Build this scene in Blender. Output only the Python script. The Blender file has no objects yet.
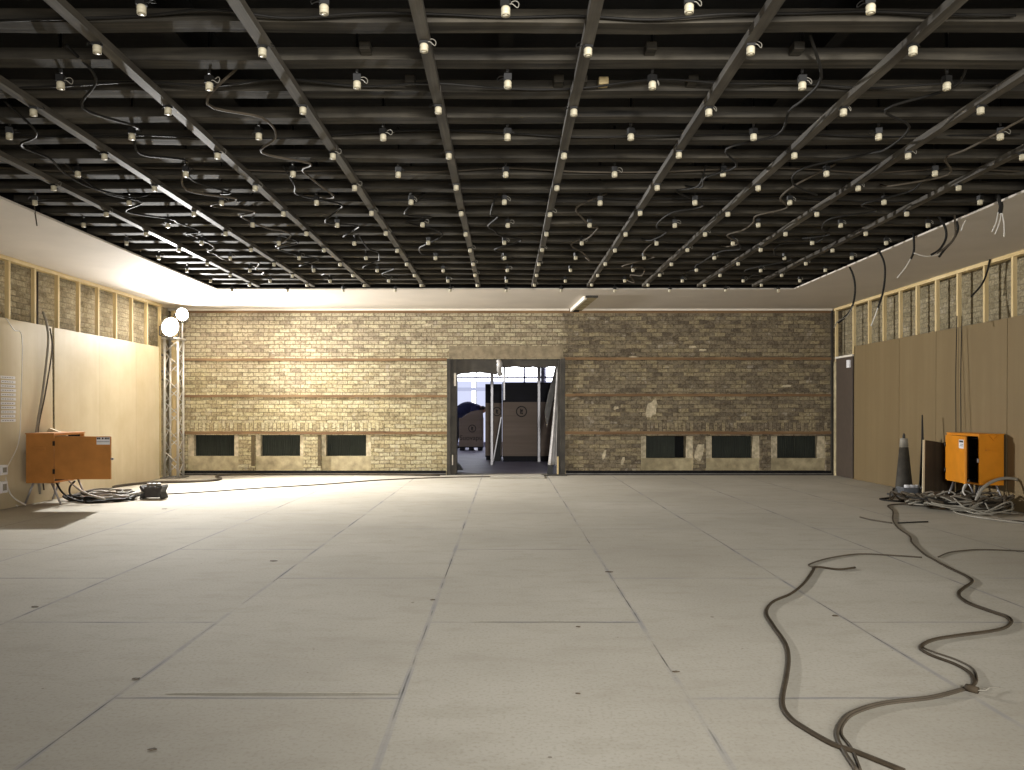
import bpy, math, random
from mathutils import Vector, Matrix, Euler
random.seed(7)
C = bpy.context.scene.collection
PI = math.pi
# ---------------------------------------------------------------- camera model
CX, CY, FP, CAMH = 506.0, 411.0, 800.0, 1.22     # vanishing point, focal length in pixels, eye height
def P(px, py, Z): return Vector(((px-CX)/FP*Z, Z, CAMH-(py-CY)/FP*Z))
def F(px, py, z=0.0):
    Z = FP*(CAMH-z)/(py-CY)
    return Vector(((px-CX)/FP*Z, Z, z))
YB = 15.25            # brick wall face
CEIL = 3.164          # plasterboard soffit
XL, XR = -6.25, 6.22  # stud faces
OPL, OPR, OPB = -4.62, 4.60, 12.78   # opening in the ceiling
# ---------------------------------------------------------------- materials
def mat(name):
    m = bpy.data.materials.new(name); m.use_nodes = True
    nt = m.node_tree; nt.nodes.clear()
    out = nt.nodes.new('ShaderNodeOutputMaterial'); b = nt.nodes.new('ShaderNodeBsdfPrincipled')
    nt.links.new(b.outputs[0], out.inputs[0])
    return m, nt, b
def lin(c):
    def f(v):
        v /= 255.0
        return v/12.92 if v <= .04045 else ((v+.055)/1.055)**2.4
    return (f(c[0]), f(c[1]), f(c[2]), 1)
def N(nt, t, **kw):
    n = nt.nodes.new(t)
    for k, v in kw.items():
        if k in n.inputs: n.inputs[k].default_value = v
        else: setattr(n, k, v)
    return n
def L(nt, a, b): nt.links.new(a, b)
def ramp(nt, fac, stops):
    r = nt.nodes.new('ShaderNodeValToRGB'); e = r.color_ramp.elements
    while len(e) > 1: e.remove(e[-1])
    e[0].position = stops[0][0]; e[0].color = stops[0][1]
    for p, c in stops[1:]:
        k = e.new(p); k.color = c
    L(nt, fac, r.inputs[0]); return r.outputs[0]
def mix(nt, fac, a, b, mode='MIX'):
    m = nt.nodes.new('ShaderNodeMix'); m.data_type = 'RGBA'; m.blend_type = mode
    for s, v in ((m.inputs[0], fac), (m.inputs[6], a), (m.inputs[7], b)):
        if isinstance(v, (int, float, tuple)): s.default_value = v
        else: L(nt, v, s)
    return m.outputs[2]
def mth(nt, op, a, b=None, clamp=False):
    m = nt.nodes.new('ShaderNodeMath'); m.operation = op; m.use_clamp = clamp
    for i, v in enumerate((a, b)):
        if v is None: continue
        if isinstance(v, (int, float)): m.inputs[i].default_value = v
        else: L(nt, v, m.inputs[i])
    return m.outputs[0]
def noise(nt, vec, scale, detail=4, rough=.55):
    n = N(nt, 'ShaderNodeTexNoise', Scale=scale, Detail=detail, Roughness=rough)
    L(nt, vec, n.inputs['Vector']); return n.outputs[0]
def wpos(nt, order='XYZ', off=(0, 0, 0), scale=(1, 1, 1)):
    g = nt.nodes.new('ShaderNodeNewGeometry'); s = nt.nodes.new('ShaderNodeSeparateXYZ'); c = nt.nodes.new('ShaderNodeCombineXYZ')
    L(nt, g.outputs['Position'], s.inputs[0])
    for i, k in enumerate(order): L(nt, s.outputs['XYZ'.index(k)], c.inputs[i])
    mp = N(nt, 'ShaderNodeMapping'); mp.inputs['Location'].default_value = off; mp.inputs['Scale'].default_value = scale
    L(nt, c.outputs[0], mp.inputs[0]); return mp.outputs[0]
def opos(nt, scale=(1, 1, 1)):
    t = nt.nodes.new('ShaderNodeTexCoord'); mp = N(nt, 'ShaderNodeMapping'); mp.inputs['Scale'].default_value = scale
    L(nt, t.outputs['Object'], mp.inputs[0]); return mp.outputs[0]
def bump(nt, b, h, strength=.4, dist=.01):
    n = N(nt, 'ShaderNodeBump', Strength=strength, Distance=dist); L(nt, h, n.inputs['Height']); L(nt, n.outputs[0], b.inputs['Normal'])
def plain(name, rgb, rough=.6, metal=0.0, var=.12, sc=12, spec=.35):
    m, nt, b = mat(name); c = lin(rgb)
    v = noise(nt, opos(nt), sc)
    dk = tuple(x*(1-var*1.6) for x in c[:3])+(1,); lt = tuple(min(1, x*(1+var*1.6)) for x in c[:3])+(1,)
    L(nt, ramp(nt, v, [(.3, dk), (.7, lt)]), b.inputs['Base Color'])
    b.inputs['Roughness'].default_value = rough; b.inputs['Metallic'].default_value = metal
    b.inputs['Specular IOR Level'].default_value = spec
    return m
def wood(name, dark, light, axis='Z', rough=.75, sc=1.0, dirt=None, bumpy=.2):
    m, nt, b = mat(name)
    s = {'X': (.6, 14, 14), 'Y': (14, .6, 14), 'Z': (14, 14, .6)}[axis]
    g = nt.nodes.new('ShaderNodeNewGeometry')
    mp = N(nt, 'ShaderNodeMapping'); mp.inputs['Scale'].default_value = tuple(x*sc for x in s); L(nt, g.outputs['Position'], mp.inputs[0])
    v = noise(nt, mp.outputs[0], 1.5, 6, .6)
    col = ramp(nt, v, [(.3, lin(dark)), (.7, lin(light))])
    mp2 = N(nt, 'ShaderNodeMapping'); L(nt, g.outputs['Position'], mp2.inputs[0])
    w = noise(nt, mp2.outputs[0], 2.2, 5)
    col = mix(nt, ramp(nt, w, [(.4, (0, 0, 0, 1)), (.75, (1, 1, 1, 1))]), col, lin(dirt or dark))
    L(nt, col, b.inputs['Base Color']); b.inputs['Roughness'].default_value = rough; b.inputs['Specular IOR Level'].default_value = .25
    if bumpy: bump(nt, b, v, bumpy, .004)
    return m
def brick_mat(name, order, tones, mortar, blen=.2, bh=.076, zoned=False, bstr=.7):
    """tones: stops for the colour of one brick."""
    m, nt, b = mat(name)
    vec = wpos(nt, order)
    wob = N(nt, 'ShaderNodeTexNoise', Scale=3.0, Detail=2.0); L(nt, vec, wob.inputs['Vector'])
    wv = N(nt, 'ShaderNodeVectorMath', operation='SCALE'); L(nt, wob.outputs['Color'], wv.inputs[0]); wv.inputs['Scale'].default_value = .035
    wa = N(nt, 'ShaderNodeVectorMath', operation='ADD'); L(nt, vec, wa.inputs[0]); L(nt, wv.outputs[0], wa.inputs[1])
    br = N(nt, 'ShaderNodeTexBrick', Scale=1.0); br.inputs['Mortar Size'].default_value = .0075; br.inputs['Mortar Smooth'].default_value = .35
    br.inputs['Brick Width'].default_value = blen; br.inputs['Row Height'].default_value = bh; br.inputs['Bias'].default_value = 0
    br.inputs['Color1'].default_value = (0, 0, 0, 1); br.inputs['Color2'].default_value = (1, 1, 1, 1); br.inputs['Mortar'].default_value = (.5, .5, .5, 1)
    br.offset = .5; L(nt, wa.outputs[0], br.inputs['Vector'])
    fine = noise(nt, vec, 30, 5, .75); mid = noise(nt, vec, 13, 4, .65)
    sel = mth(nt, 'ADD', mth(nt, 'MULTIPLY', br.outputs['Color'], .75), mth(nt, 'MULTIPLY', mid, .5)); sel = mth(nt, 'SUBTRACT', sel, .12, True)
    col = ramp(nt, sel, tones[0])
    if zoned:   # the masonry differs from one stretch of the wall to the next: yellow stocks, rough pinkish-grey, brown
        colb = ramp(nt, sel, tones[1]); colc = ramp(nt, sel, tones[2])
        g = nt.nodes.new('ShaderNodeNewGeometry'); s = nt.nodes.new('ShaderNodeSeparateXYZ'); L(nt, g.outputs['Position'], s.inputs[0])
        big = noise(nt, vec, 1.1, 4)
        zz = mth(nt, 'ADD', mth(nt, 'MULTIPLY', mth(nt, 'SUBTRACT', s.outputs[2], 1.75), 1.3), mth(nt, 'MULTIPLY', mth(nt, 'SUBTRACT', big, .5), 3.2))
        zz = mth(nt, 'MULTIPLY', mth(nt, 'ADD', zz, .35, True), .75)
        col = mix(nt, zz, col, colb)
        xx = mth(nt, 'ADD', mth(nt, 'MULTIPLY', mth(nt, 'SUBTRACT', s.outputs[0], .95), 6.0), mth(nt, 'MULTIPLY', mth(nt, 'SUBTRACT', big, .5), 3.0), True)
        col = mix(nt, xx, col, colc)
    col = mix(nt, ramp(nt, fine, [(.38, (0, 0, 0, 1)), (.47, (.6, .6, .6, 1)), (.6, (1, 1, 1, 1))]), mix(nt, .7, col, lin(mortar[1]), 'MULTIPLY'), col)
    mot = ramp(nt, noise(nt, vec, 8.5, 9, .82), [(.36, (.42, .40, .38, 1)), (.5, (.86, .85, .84, 1)), (.62, (1.12, 1.1, 1.08, 1))])
    col = mix(nt, .55, col, mot, 'MULTIPLY')
    # pale old plaster crumbs left on the face
    pl = ramp(nt, noise(nt, vec, 4.6, 5, .65), [(.6, (0, 0, 0, 1)), (.68, (1, 1, 1, 1))])
    col = mix(nt, mth(nt, 'MULTIPLY', pl, .6), col, lin((178, 168, 152)))
    mfac = mth(nt, 'MULTIPLY', br.outputs['Fac'], mth(nt, 'ADD', .35, mth(nt, 'MULTIPLY', mid, 1.1)), True)
    col = mix(nt, mfac, col, ramp(nt, mid, [(.4, lin(mortar[0])), (.6, lin(mortar[1]))]))
    L(nt, col, b.inputs['Base Color']); b.inputs['Roughness'].default_value = .92; b.inputs['Specular IOR Level'].default_value = .12
    h = mth(nt, 'SUBTRACT', mth(nt, 'ADD', mth(nt, 'MULTIPLY', fine, .35), mth(nt, 'MULTIPLY', br.outputs['Color'], .25)), br.outputs['Fac'])
    bump(nt, b, h, bstr, .012)
    return m
YEL = [(.0, lin((140, 128, 102))), (.25, lin((182, 169, 134))), (.5, lin((199, 188, 150))), (.75, lin((207, 199, 166))), (1., lin((174, 160, 134)))]
PNK = [(.0, lin((130, 118, 104))), (.3, lin((166, 154, 136))), (.55, lin((182, 171, 148))), (.8, lin((198, 188, 158))), (1., lin((156, 142, 128)))]
BRN = [(.0, lin((98, 89, 78))), (.3, lin((128, 118, 101))), (.55, lin((142, 131, 111))), (.8, lin((166, 154, 124))), (1., lin((122, 109, 98)))]
M = {}
M['brick'] = brick_mat('old stock brick', 'XZY', [YEL, PNK, BRN], [(70, 62, 50), (126, 114, 92)], zoned=True)
M['soldier'] = brick_mat('soldier course brick', 'ZXY', [YEL, PNK, BRN], [(70, 62, 50), (126, 114, 92)], blen=.6, bh=.075, zoned=False)
M['soldier_brown'] = brick_mat('brown soldier brick', 'ZXY', [BRN], [(60, 52, 44), (110, 98, 80)], blen=.6, bh=.075)
M['brick_pale'] = brick_mat('pale rough side wall brick', 'YZX', [[(.0, lin((150, 140, 116))), (.4, lin((188, 178, 152))), (.7, lin((200, 190, 164))), (1., lin((168, 156, 130)))]], [(130, 120, 100), (170, 160, 138)], bstr=.9)  # side wall brick with its colour lightened for the strong light on this wall
M['brick_side'] = brick_mat('rough side wall brick', 'YZX', [[(.0, lin((136, 126, 102))), (.4, lin((158, 148, 122))), (.7, lin((168, 158, 132))), (1., lin((144, 134, 110)))]], [(112, 104, 86), (140, 130, 108)], bstr=.9)
# floor: hardboard sheets 1.22 x 2.44 laid in staggered columns, chalky tape residue along the seams
def floor_mat():
    m, nt, b = mat('hardboard floor sheets')
    vec = wpos(nt, 'YXZ', (-.97+24.4, .435+12.2, 0))
    wob = N(nt, 'ShaderNodeTexNoise', Scale=1.3, Detail=3.0); L(nt, vec, wob.inputs['Vector'])
    wv = N(nt, 'ShaderNodeVectorMath', operation='SCALE'); L(nt, wob.outputs['Color'], wv.inputs[0]); wv.inputs['Scale'].default_value = .022
    wa = N(nt, 'ShaderNodeVectorMath', operation='ADD'); L(nt, vec, wa.inputs[0]); L(nt, wv.outputs[0], wa.inputs[1])
    def seam(size, smooth):
        br = N(nt, 'ShaderNodeTexBrick', Scale=1.0); br.inputs['Mortar Size'].default_value = size; br.inputs['Mortar Smooth'].default_value = smooth
        br.inputs['Brick Width'].default_value = 2.44; br.inputs['Row Height'].default_value = 1.22; br.offset = .5
        br.inputs['Color1'].default_value = (0, 0, 0, 1); br.inputs['Color2'].default_value = (1, 1, 1, 1); br.inputs['Mortar'].default_value = (.5, .5, .5, 1)
        L(nt, wa.outputs[0], br.inputs['Vector']); return br
    wide, thin = seam(.018, .4), seam(.0042, .15)
    w = wpos(nt)
    stretched = wpos(nt, 'XYZ', (0, 0, 0), (1, 2.0, 1))
    big = noise(nt, w, .55, 5); mid = noise(nt, stretched, 3.0, 6, .65); fine = noise(nt, w, 60, 3)
    base = ramp(nt, big, [(.3, lin((166, 160, 147))), (.55, lin((178, 172, 159))), (.75, lin((187, 182, 170)))])
    base = mix(nt, mth(nt, 'MULTIPLY', mth(nt, 'SUBTRACT', wide.outputs['Color'], .5), .22, True), base, lin((146, 138, 122)))
    base = mix(nt, ramp(nt, mid, [(.36, (.28, .28, .28, 1)), (.5, (0, 0, 0, 1))]), base, lin((154, 146, 130)))
    base = mix(nt, ramp(nt, fine, [(.3, (.35, .35, .35, 1)), (.5, (0, 0, 0, 1))]), base, lin((138, 130, 114)))
    # crumbs of dirt and scuffs
    sp = N(nt, 'ShaderNodeTexVoronoi', Scale=5.5); L(nt, w, sp.inputs['Vector'])
    spot = mth(nt, 'LESS_THAN', sp.outputs['Distance'], mth(nt, 'MULTIPLY', mth(nt, 'SUBTRACT', noise(nt, w, 2.7, 2), .44), .26))
    base = mix(nt, mth(nt, 'MULTIPLY', spot, .6), base, lin((88, 78, 62)))
    scuff = ramp(nt, noise(nt, stretched, 7.5, 8, .75), [(.62, (0, 0, 0, 1)), (.70, (1, 1, 1, 1))])
    patch = ramp(nt, noise(nt, w, .8, 2), [(.56, (0, 0, 0, 1)), (.68, (1, 1, 1, 1))])
    base = mix(nt, mth(nt, 'MULTIPLY', mth(nt, 'MULTIPLY', scuff, patch), .5), base, lin((206, 203, 194)))
    br1 = ramp(nt, noise(nt, w, 1.9, 5, .6), [(.38, (.05, .05, .05, 1)), (.62, (1, 1, 1, 1))])
    base = mix(nt, mth(nt, 'MULTIPLY', mth(nt, 'MULTIPLY', wide.outputs['Fac'], br1), .8), base, lin((147, 145, 144)))
    br2 = ramp(nt, noise(nt, w, 1.1, 4, .65), [(.46, (.06, .06, .06, 1)), (.6, (1, 1, 1, 1))])
    base = mix(nt, mth(nt, 'MULTIPLY', mth(nt, 'MULTIPLY', thin.outputs['Fac'], br2), .75), base, lin((48, 44, 42)))
    L(nt, base, b.inputs['Base Color']); b.inputs['Roughness'].default_value = .9; b.inputs['Specular IOR Level'].default_value = .12
    h = mth(nt, 'SUBTRACT', mth(nt, 'MULTIPLY', mid, .12), thin.outputs['Fac'])
    bump(nt, b, h, .25, .004)
    return m
M['floor'] = floor_mat()
M['soffit'] = plain('plasterboard soffit', (208, 200, 190), .85, var=.03, sc=1.5, spec=.15)
M['trim'] = plain('white cornice strip', (225, 218, 205), .6, var=.03)
M['joist'] = wood('dark sooty joist', (24, 22, 19), (86, 80, 69), 'X', .8, 1.0, (40, 37, 32), .6)
M['batten'] = wood('ceiling batten', (48, 45, 40), (102, 96, 86), 'Y', .6, 1.0, (56, 51, 45))
M['deck'] = wood('black roof boards', (12, 11, 10), (26, 24, 21), 'X', .9)
M['ceramic'] = plain('cream porcelain', (190, 181, 156), .45, var=.05)
M['black'] = plain('black plastic', (24, 23, 22), .5, var=.1)
M['cable'] = plain('black cable sheath', (30, 28, 25), .65, var=.1, spec=.2)
M['cable_brown'] = plain('dusty dark brown cable', (64, 55, 43), .75, var=.15, spec=.15)
M['cable_grey'] = plain('grey cable sheath', (136, 131, 120), .5, var=.08)
M['cable_dim'] = plain('dusty grey brown cable', (78, 70, 59), .65, var=.1, spec=.2)
M['wire'] = plain('pale wire', (214, 210, 202), .45, var=.05)
M['stud'] = wood('pine stud', (196, 172, 122), (230, 210, 164), 'Z', .7, 1.0, (206, 184, 138), .1)
M['plate'] = wood('pine plate', (192, 168, 118), (228, 208, 162), 'Y', .7, 1.0, (200, 178, 132), .1)
M['board_l'] = wood('pale hardboard', (194, 180, 150), (203, 190, 162), 'Z', .55, .35, (188, 173, 141), 0)
M['board_r'] = wood('brown hardboard', (116, 99, 70), (125, 108, 78), 'Z', .6, .35, (118, 101, 72), 0)
M['rust'] = wood('rusty iron band', (96, 72, 52), (150, 122, 88), 'X', .85, .8, (112, 86, 62))
M['plaster'] = plain('old cement render', (168, 156, 126), .9, var=.2, sc=7, spec=.1)
M['slot'] = plain('sooty groove', (92, 80, 58), .9, var=.2)
M['lintel'] = plain('grey cement lintel', (134, 122, 100), .9, var=.2, sc=9)
M['whitewash'] = plain('flaking whitewash', (186, 174, 148), .9, var=.25, sc=14, spec=.1)
M['steel_dark'] = plain('dark steel', (62, 58, 52), .6, .3, var=.2, sc=6)
M['steel_grey'] = plain('grey trunking', (112, 108, 104), .5, .4, var=.12)
M['gap'] = plain('black void', (10, 10, 10), .9)
M['grille'] = wood('dusty grille', (34, 38, 32), (58, 62, 54), 'Z', .7, 4)
M['alu'] = plain('aluminium tube', (205, 202, 196), .35, .6, var=.05)
M['galv'] = plain('galvanised steel', (158, 156, 158), .4, .6, var=.08)
M['orange'] = plain('orange enamel', (206, 130, 24), .42, var=.06, sc=5)
M['orange_old'] = plain('weathered orange enamel', (176, 118, 58), .55, var=.08, sc=5)
M['paper'] = plain('white paper', (222, 221, 224), .7, var=.03)
M['ink'] = plain('dark print', (52, 46, 46), .7, var=.05)
M['crate'] = wood('plywood crate', (124, 109, 98), (142, 127, 114), 'X', .75, .5, (130, 115, 102), 0)
M['crate_dark'] = wood('black stained panel', (26, 25, 30), (38, 37, 44), 'X', .7)
M['navy'] = plain('navy jacket', (36, 40, 72), .85, var=.15)
M['trousers'] = plain('dark trousers', (28, 28, 38), .85, var=.15)
M['skin'] = plain('skin', (188, 140, 116), .55, var=.05)
M['shoe'] = plain('black boot', (22, 21, 20), .5)
M['hair'] = plain('dark hair', (38, 30, 26), .7)
M['rubber'] = plain('dusty black rubber', (58, 57, 56), .7, var=.2)
M['rubber_grey'] = plain('dusty grey rubber', (92, 94, 98), .7, var=.15)
M['cone'] = plain('sooty cone', (54, 50, 43), .7, var=.25, sc=8)
M['door_grey'] = plain('dark grey door', (78, 68, 60), .5, var=.06)
M['floor_back'] = plain('grey concrete', (150, 146, 156), .5, var=.1, sc=1.5)
M['wall_pale'] = plain('pale painted wall', (190, 190, 206), .8, var=.04)
M['darkwood'] = wood('dark plywood', (52, 44, 34), (72, 62, 48), 'Z', .7)  # plywood colour darkened for a face turned away from the floodlights
M['fabric'] = plain('grey dust sheet', (164, 161, 159), .8, var=.15, sc=6)
M['scrap'] = plain('brown scrap', (86, 74, 58), .9, var=.2, sc=30)
def emit(name, col, st):
    m = bpy.data.materials.new(name); m.use_nodes = True; nt = m.node_tree; nt.nodes.clear()
    o = nt.nodes.new('ShaderNodeOutputMaterial'); e = nt.nodes.new('ShaderNodeEmission')
    e.inputs[0].default_value = col; e.inputs[1].default_value = st; L(nt, e.outputs[0], o.inputs[0]); return m
M['lens'] = emit('glowing flood lens', (1, .97, .92, 1), 60)
M['pane_clear'] = emit('daylit clear pane', (.93, .95, 1, 1), 8)
M['pane_frost'] = emit('daylit frosted pane', (.66, .70, .92, 1), 1.3)
M['pane_dim'] = emit('daylit frosted rail', (.62, .66, .9, 1), 1.0)

# ---------------------------------------------------------------- mesh builder
class MB:
    def __init__(s): s.v, s.f, s.sm = [], [], []
    def add(s, vs, fs, smooth=False):
        n = len(s.v); s.v += [Vector(v) for v in vs]
        for f in fs: s.f.append([i+n for i in f]); s.sm.append(smooth)
        return s
    def box(s, x0, x1, y0, y1, z0, z1, mtx=None):
        vs = [Vector((x, y, z)) for z in (z0, z1) for y in (y0, y1) for x in (x0, x1)]
        if mtx: vs = [mtx @ v for v in vs]
        return s.add(vs, [(0, 2, 3, 1), (4, 5, 7, 6), (0, 1, 5, 4), (2, 6, 7, 3), (0, 4, 6, 2), (1, 3, 7, 5)])
    def bbox(s, x0, x1, y0, y1, z0, z1, bv=.006, mtx=None):   # box with chamfered vertical and horizontal edges
        import bmesh
        bm = bmesh.new(); bmesh.ops.create_cube(bm, size=1)
        for v in bm.verts: v.co = Vector((x0+(v.co.x+.5)*(x1-x0), y0+(v.co.y+.5)*(y1-y0), z0+(v.co.z+.5)*(z1-z0)))
        bmesh.ops.bevel(bm, geom=list(bm.edges), offset=bv, segments=2, profile=.5, affect='EDGES')
        bm.verts.ensure_lookup_table(); bm.verts.index_update()
        vs = [v.co.copy() for v in bm.verts]
        if mtx: vs = [mtx @ v for v in vs]
        fs = [[v.index for v in f.verts] for f in bm.faces]; bm.free()
        return s.add(vs, fs)
    def tube(s, pts, r, seg=8, cap=True):
        pts = [Vector(p) for p in pts]; n = len(pts); vs, fs = [], []
        t0 = (pts[1]-pts[0]).normalized(); up = Vector((0, 0, 1)) if abs(t0.z) < .9 else Vector((1, 0, 0))
        u = t0.cross(up).normalized()
        for i in range(n):
            t = (pts[min(i+1, n-1)]-pts[max(i-1, 0)]).normalized()
            u = (u-t*u.dot(t))
            u = u.normalized() if u.length > 1e-6 else t.orthogonal().normalized()
            w = t.cross(u); rr = r[i] if isinstance(r, (list, tuple)) else r
            for k in range(seg):
                a = 2*PI*k/seg; vs.append(pts[i]+(u*math.cos(a)+w*math.sin(a))*rr)
        for i in range(n-1):
            for k in range(seg):
                fs.append((i*seg+k, i*seg+(k+1) % seg, (i+1)*seg+(k+1) % seg, (i+1)*seg+k))
        if cap: fs += [tuple(range(seg-1, -1, -1)), tuple((n-1)*seg+k for k in range(seg))]
        return s.add(vs, fs, True)
    def lathe(s, prof, c=(0, 0, 0), seg=20, mtx=None):   # prof: (radius, height)
        vs, fs = [], []; m = len(prof); c = Vector(c)
        for r, h in prof:
            for k in range(seg):
                a = 2*PI*k/seg; v = Vector((r*math.cos(a), r*math.sin(a), h)); vs.append((mtx @ v if mtx else v)+c)
        for i in range(m-1):
            for k in range(seg): fs.append((i*seg+k, i*seg+(k+1) % seg, (i+1)*seg+(k+1) % seg, (i+1)*seg+k))
        fs += [tuple(range(seg-1, -1, -1)), tuple((m-1)*seg+k for k in range(seg))]
        return s.add(vs, fs, True)
    def poly(s, pts, th):     # outline in space extruded along vector th
        n = len(pts); pts = [Vector(p) for p in pts]; th = Vector(th)
        return s.add(pts+[p+th for p in pts], [tuple(range(n-1, -1, -1)), tuple(range(n, 2*n))]+[(i, (i+1) % n, n+(i+1) % n, n+i) for i in range(n)])
    def build(s, name, m, parent=None, org=None):
        org = Vector(org) if org is not None else (Vector(parent['_o']) if parent is not None else Vector((0, 0, 0)))
        me = bpy.data.meshes.new(name); me.from_pydata([v-org for v in s.v], [], s.f)
        for p, k in zip(me.polygons, s.sm): p.use_smooth = k
        import bmesh
        bm = bmesh.new(); bm.from_mesh(me); bmesh.ops.recalc_face_normals(bm, faces=bm.faces); bm.to_mesh(me); bm.free()
        me.materials.append(M[m] if isinstance(m, str) else m)
        o = bpy.data.objects.new(name, me); C.objects.link(o)
        if parent is not None: o.parent = parent; o['_o'] = tuple(org)
        else: o.location = org; o['_o'] = tuple(org)
        return o
def tag(o, label, cat, group=None):
    o['label'] = label; o['category'] = cat
    if group: o['group'] = group
    return o
def thing(name, label, cat, loc, group=None):
    o = bpy.data.objects.new(name, None); o.empty_display_size = .1; C.objects.link(o); o.location = loc; o['_o'] = tuple(loc)
    return tag(o, label, cat, group)
def struct(name, mb, m, parent=None):
    o = mb.build(name, m, parent)
    if parent is None: o['kind'] = 'structure'
    return o
def shell(name):
    o = bpy.data.objects.new(name, None); C.objects.link(o); o['kind'] = 'structure'; o['_o'] = (0, 0, 0); return o
def smooth(pts, n=6):
    pts = [Vector(p) for p in pts]; q = [pts[0]*2-pts[1]]+pts+[pts[-1]*2-pts[-2]]; out = []
    for i in range(1, len(q)-2):
        a, b, c, d = q[i-1:i+3]
        for k in range(n):
            t = k/n
            out.append(.5*((2*b)+(c-a)*t+(2*a-5*b+4*c-d)*t*t+(3*b-a-3*c+d)*t**3))
    out.append(pts[-1]); return out
def mean(pts): return sum((Vector(p) for p in pts), Vector())/len(pts)
def cable(name, pts, r, m, label, cat='cable', n=6, seg=8, group=None):
    b = MB().tube(smooth(pts, n), r, seg); o = b.build(name, m, None, Vector(pts[0])); return tag(o, label, cat, group)
ORD = ['first', 'second', 'third', 'fourth', 'fifth', 'sixth', 'seventh', 'eighth', 'ninth', 'tenth', 'eleventh', 'twelfth', 'thirteenth',
       'fourteenth', 'fifteenth', 'sixteenth', 'seventeenth', 'eighteenth', 'nineteenth', 'twentieth', 'twenty-first', 'twenty-second', 'twenty-third', 'twenty-fourth', 'twenty-fifth', 'twenty-sixth', 'twenty-seventh']

# ================================================================ the room
FRONT = -3.0
struct('floor', MB().box(-6.6, 6.6, FRONT, 15.62, -.05, 0), 'floor')
def grid_wall(x0, x1, z0, z1, y0, y1, holes):
    xs = sorted({x0, x1}|{h[0] for h in holes}|{h[1] for h in holes}); zs = sorted({z0, z1}|{h[2] for h in holes}|{h[3] for h in holes})
    def solid(i, j):
        if i < 0 or j < 0 or i >= len(xs)-1 or j >= len(zs)-1: return False
        cx, cz = (xs[i]+xs[i+1])/2, (zs[j]+zs[j+1])/2
        return not any(h[0] < cx < h[1] and h[2] < cz < h[3] for h in holes)
    b = MB()
    for i in range(len(xs)-1):
        for j in range(len(zs)-1):
            if not solid(i, j): continue
            a, c, d, e = xs[i], xs[i+1], zs[j], zs[j+1]
            b.add([(a, y0, d), (c, y0, d), (c, y0, e), (a, y0, e)], [(0, 1, 2, 3)]); b.add([(a, y1, d), (c, y1, d), (c, y1, e), (a, y1, e)], [(3, 2, 1, 0)])
            if not solid(i-1, j): b.add([(a, y0, d), (a, y1, d), (a, y1, e), (a, y0, e)], [(3, 2, 1, 0)])
            if not solid(i+1, j): b.add([(c, y0, d), (c, y1, d), (c, y1, e), (c, y0, e)], [(0, 1, 2, 3)])
            if not solid(i, j-1): b.add([(a, y0, d), (c, y0, d), (c, y1, d), (a, y1, d)], [(3, 2, 1, 0)])
            if not solid(i, j+1): b.add([(a, y0, e), (c, y0, e), (c, y1, e), (a, y1, e)], [(0, 1, 2, 3)])
    return b
S = YB/FP
def wx(px): return (px-CX)*S
def wz(py): return CAMH-(py-CY)*S
# vents low in the brick wall: (grille x0, x1, recess x0, x1)
VENTS = [(192.7, 233.4, 187, 238.5), (259.7, 299.5, 255, 303.5), (325.3, 365.6, 321, 371), (646.4, 687, 641, 693.3), (712.4, 753.6, 706, 760), (778, 818.4, 771, 826)]
DOOR = (wx(447), wx(565), 0, wz(359))
holes = [DOOR]+[(wx(v[2]), wx(v[3]), .085, wz(435 if v[0] < 500 else 436)) for v in VENTS]
struct('wall_back', grid_wall(-6.6, 6.6, 0, CEIL, YB, YB+.35, holes), 'brick')
for i, v in enumerate(VENTS):
    top = wz(435 if v[0] < 500 else 436); gz = wz(456.3 if v[0] < 500 else 458.3); xa, xb, x0, x1 = wx(v[0]), wx(v[1]), wx(v[2]), wx(v[3])
    w = shell('window_%d' % (i+1))
    rv = MB().box(x0, x1, YB+.06, YB+.34, .085, gz); rv.build('sill', 'plaster', w)
    jb = MB().box(x0, xa, YB+.05, YB+.34, gz, top); jb.build('jamb', 'whitewash', w)
    MB().box(xb, x1, YB+.05, YB+.34, gz, top).build('jamb', 'whitewash', w)
    MB().box(xa, xb, YB+.30, YB+.34, gz, top).build('back_panel', 'gap', w)
    g = MB(); xe = xb if i != 3 else xa+(xb-xa)*.74
    nb = 22
    for k in range(nb):
        x = xa+(xe-xa)*(k+.5)/nb
        g.box(x-.012, x+.012, YB+.15, YB+.17, gz, top)
    g.box(xa, xe, YB+.17, YB+.18, gz, top)
    g.build('grille', 'grille', w)
# narrow upright slots beside the vents, flat strips in a darker colour
for k, (a, c) in enumerate(((251.2, 255), (317.6, 321))):
    t = struct('trim_%d' % (k+30), MB().box(wx(a), wx(c), YB-.004, YB+.002, wz(466), wz(435)), 'slot')
# iron bands
n = 1
for side, (a, c) in (('l', (180, 447)), ('r', (565, 831))):
    for (y0, y1) in ((358.4, 361), (394.8, 397.3), (431.4, 434.2)):
        sh = -1 if side == 'r' and y0 < 400 else 0
        b = MB(); m_ = 26; xs = [wx(a)+(wx(c)-wx(a))*k/m_ for k in range(m_+1)]
        for k in range(m_):
            dz = random.uniform(-.004, .004); pr = .028+random.uniform(-.006, .006)
            b.box(xs[k], xs[k+1], YB-pr, YB+.01, wz(y1+sh)+dz, wz(y0+sh)+dz)
        struct('trim_%d' % n, b, 'rust'); n += 1
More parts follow.
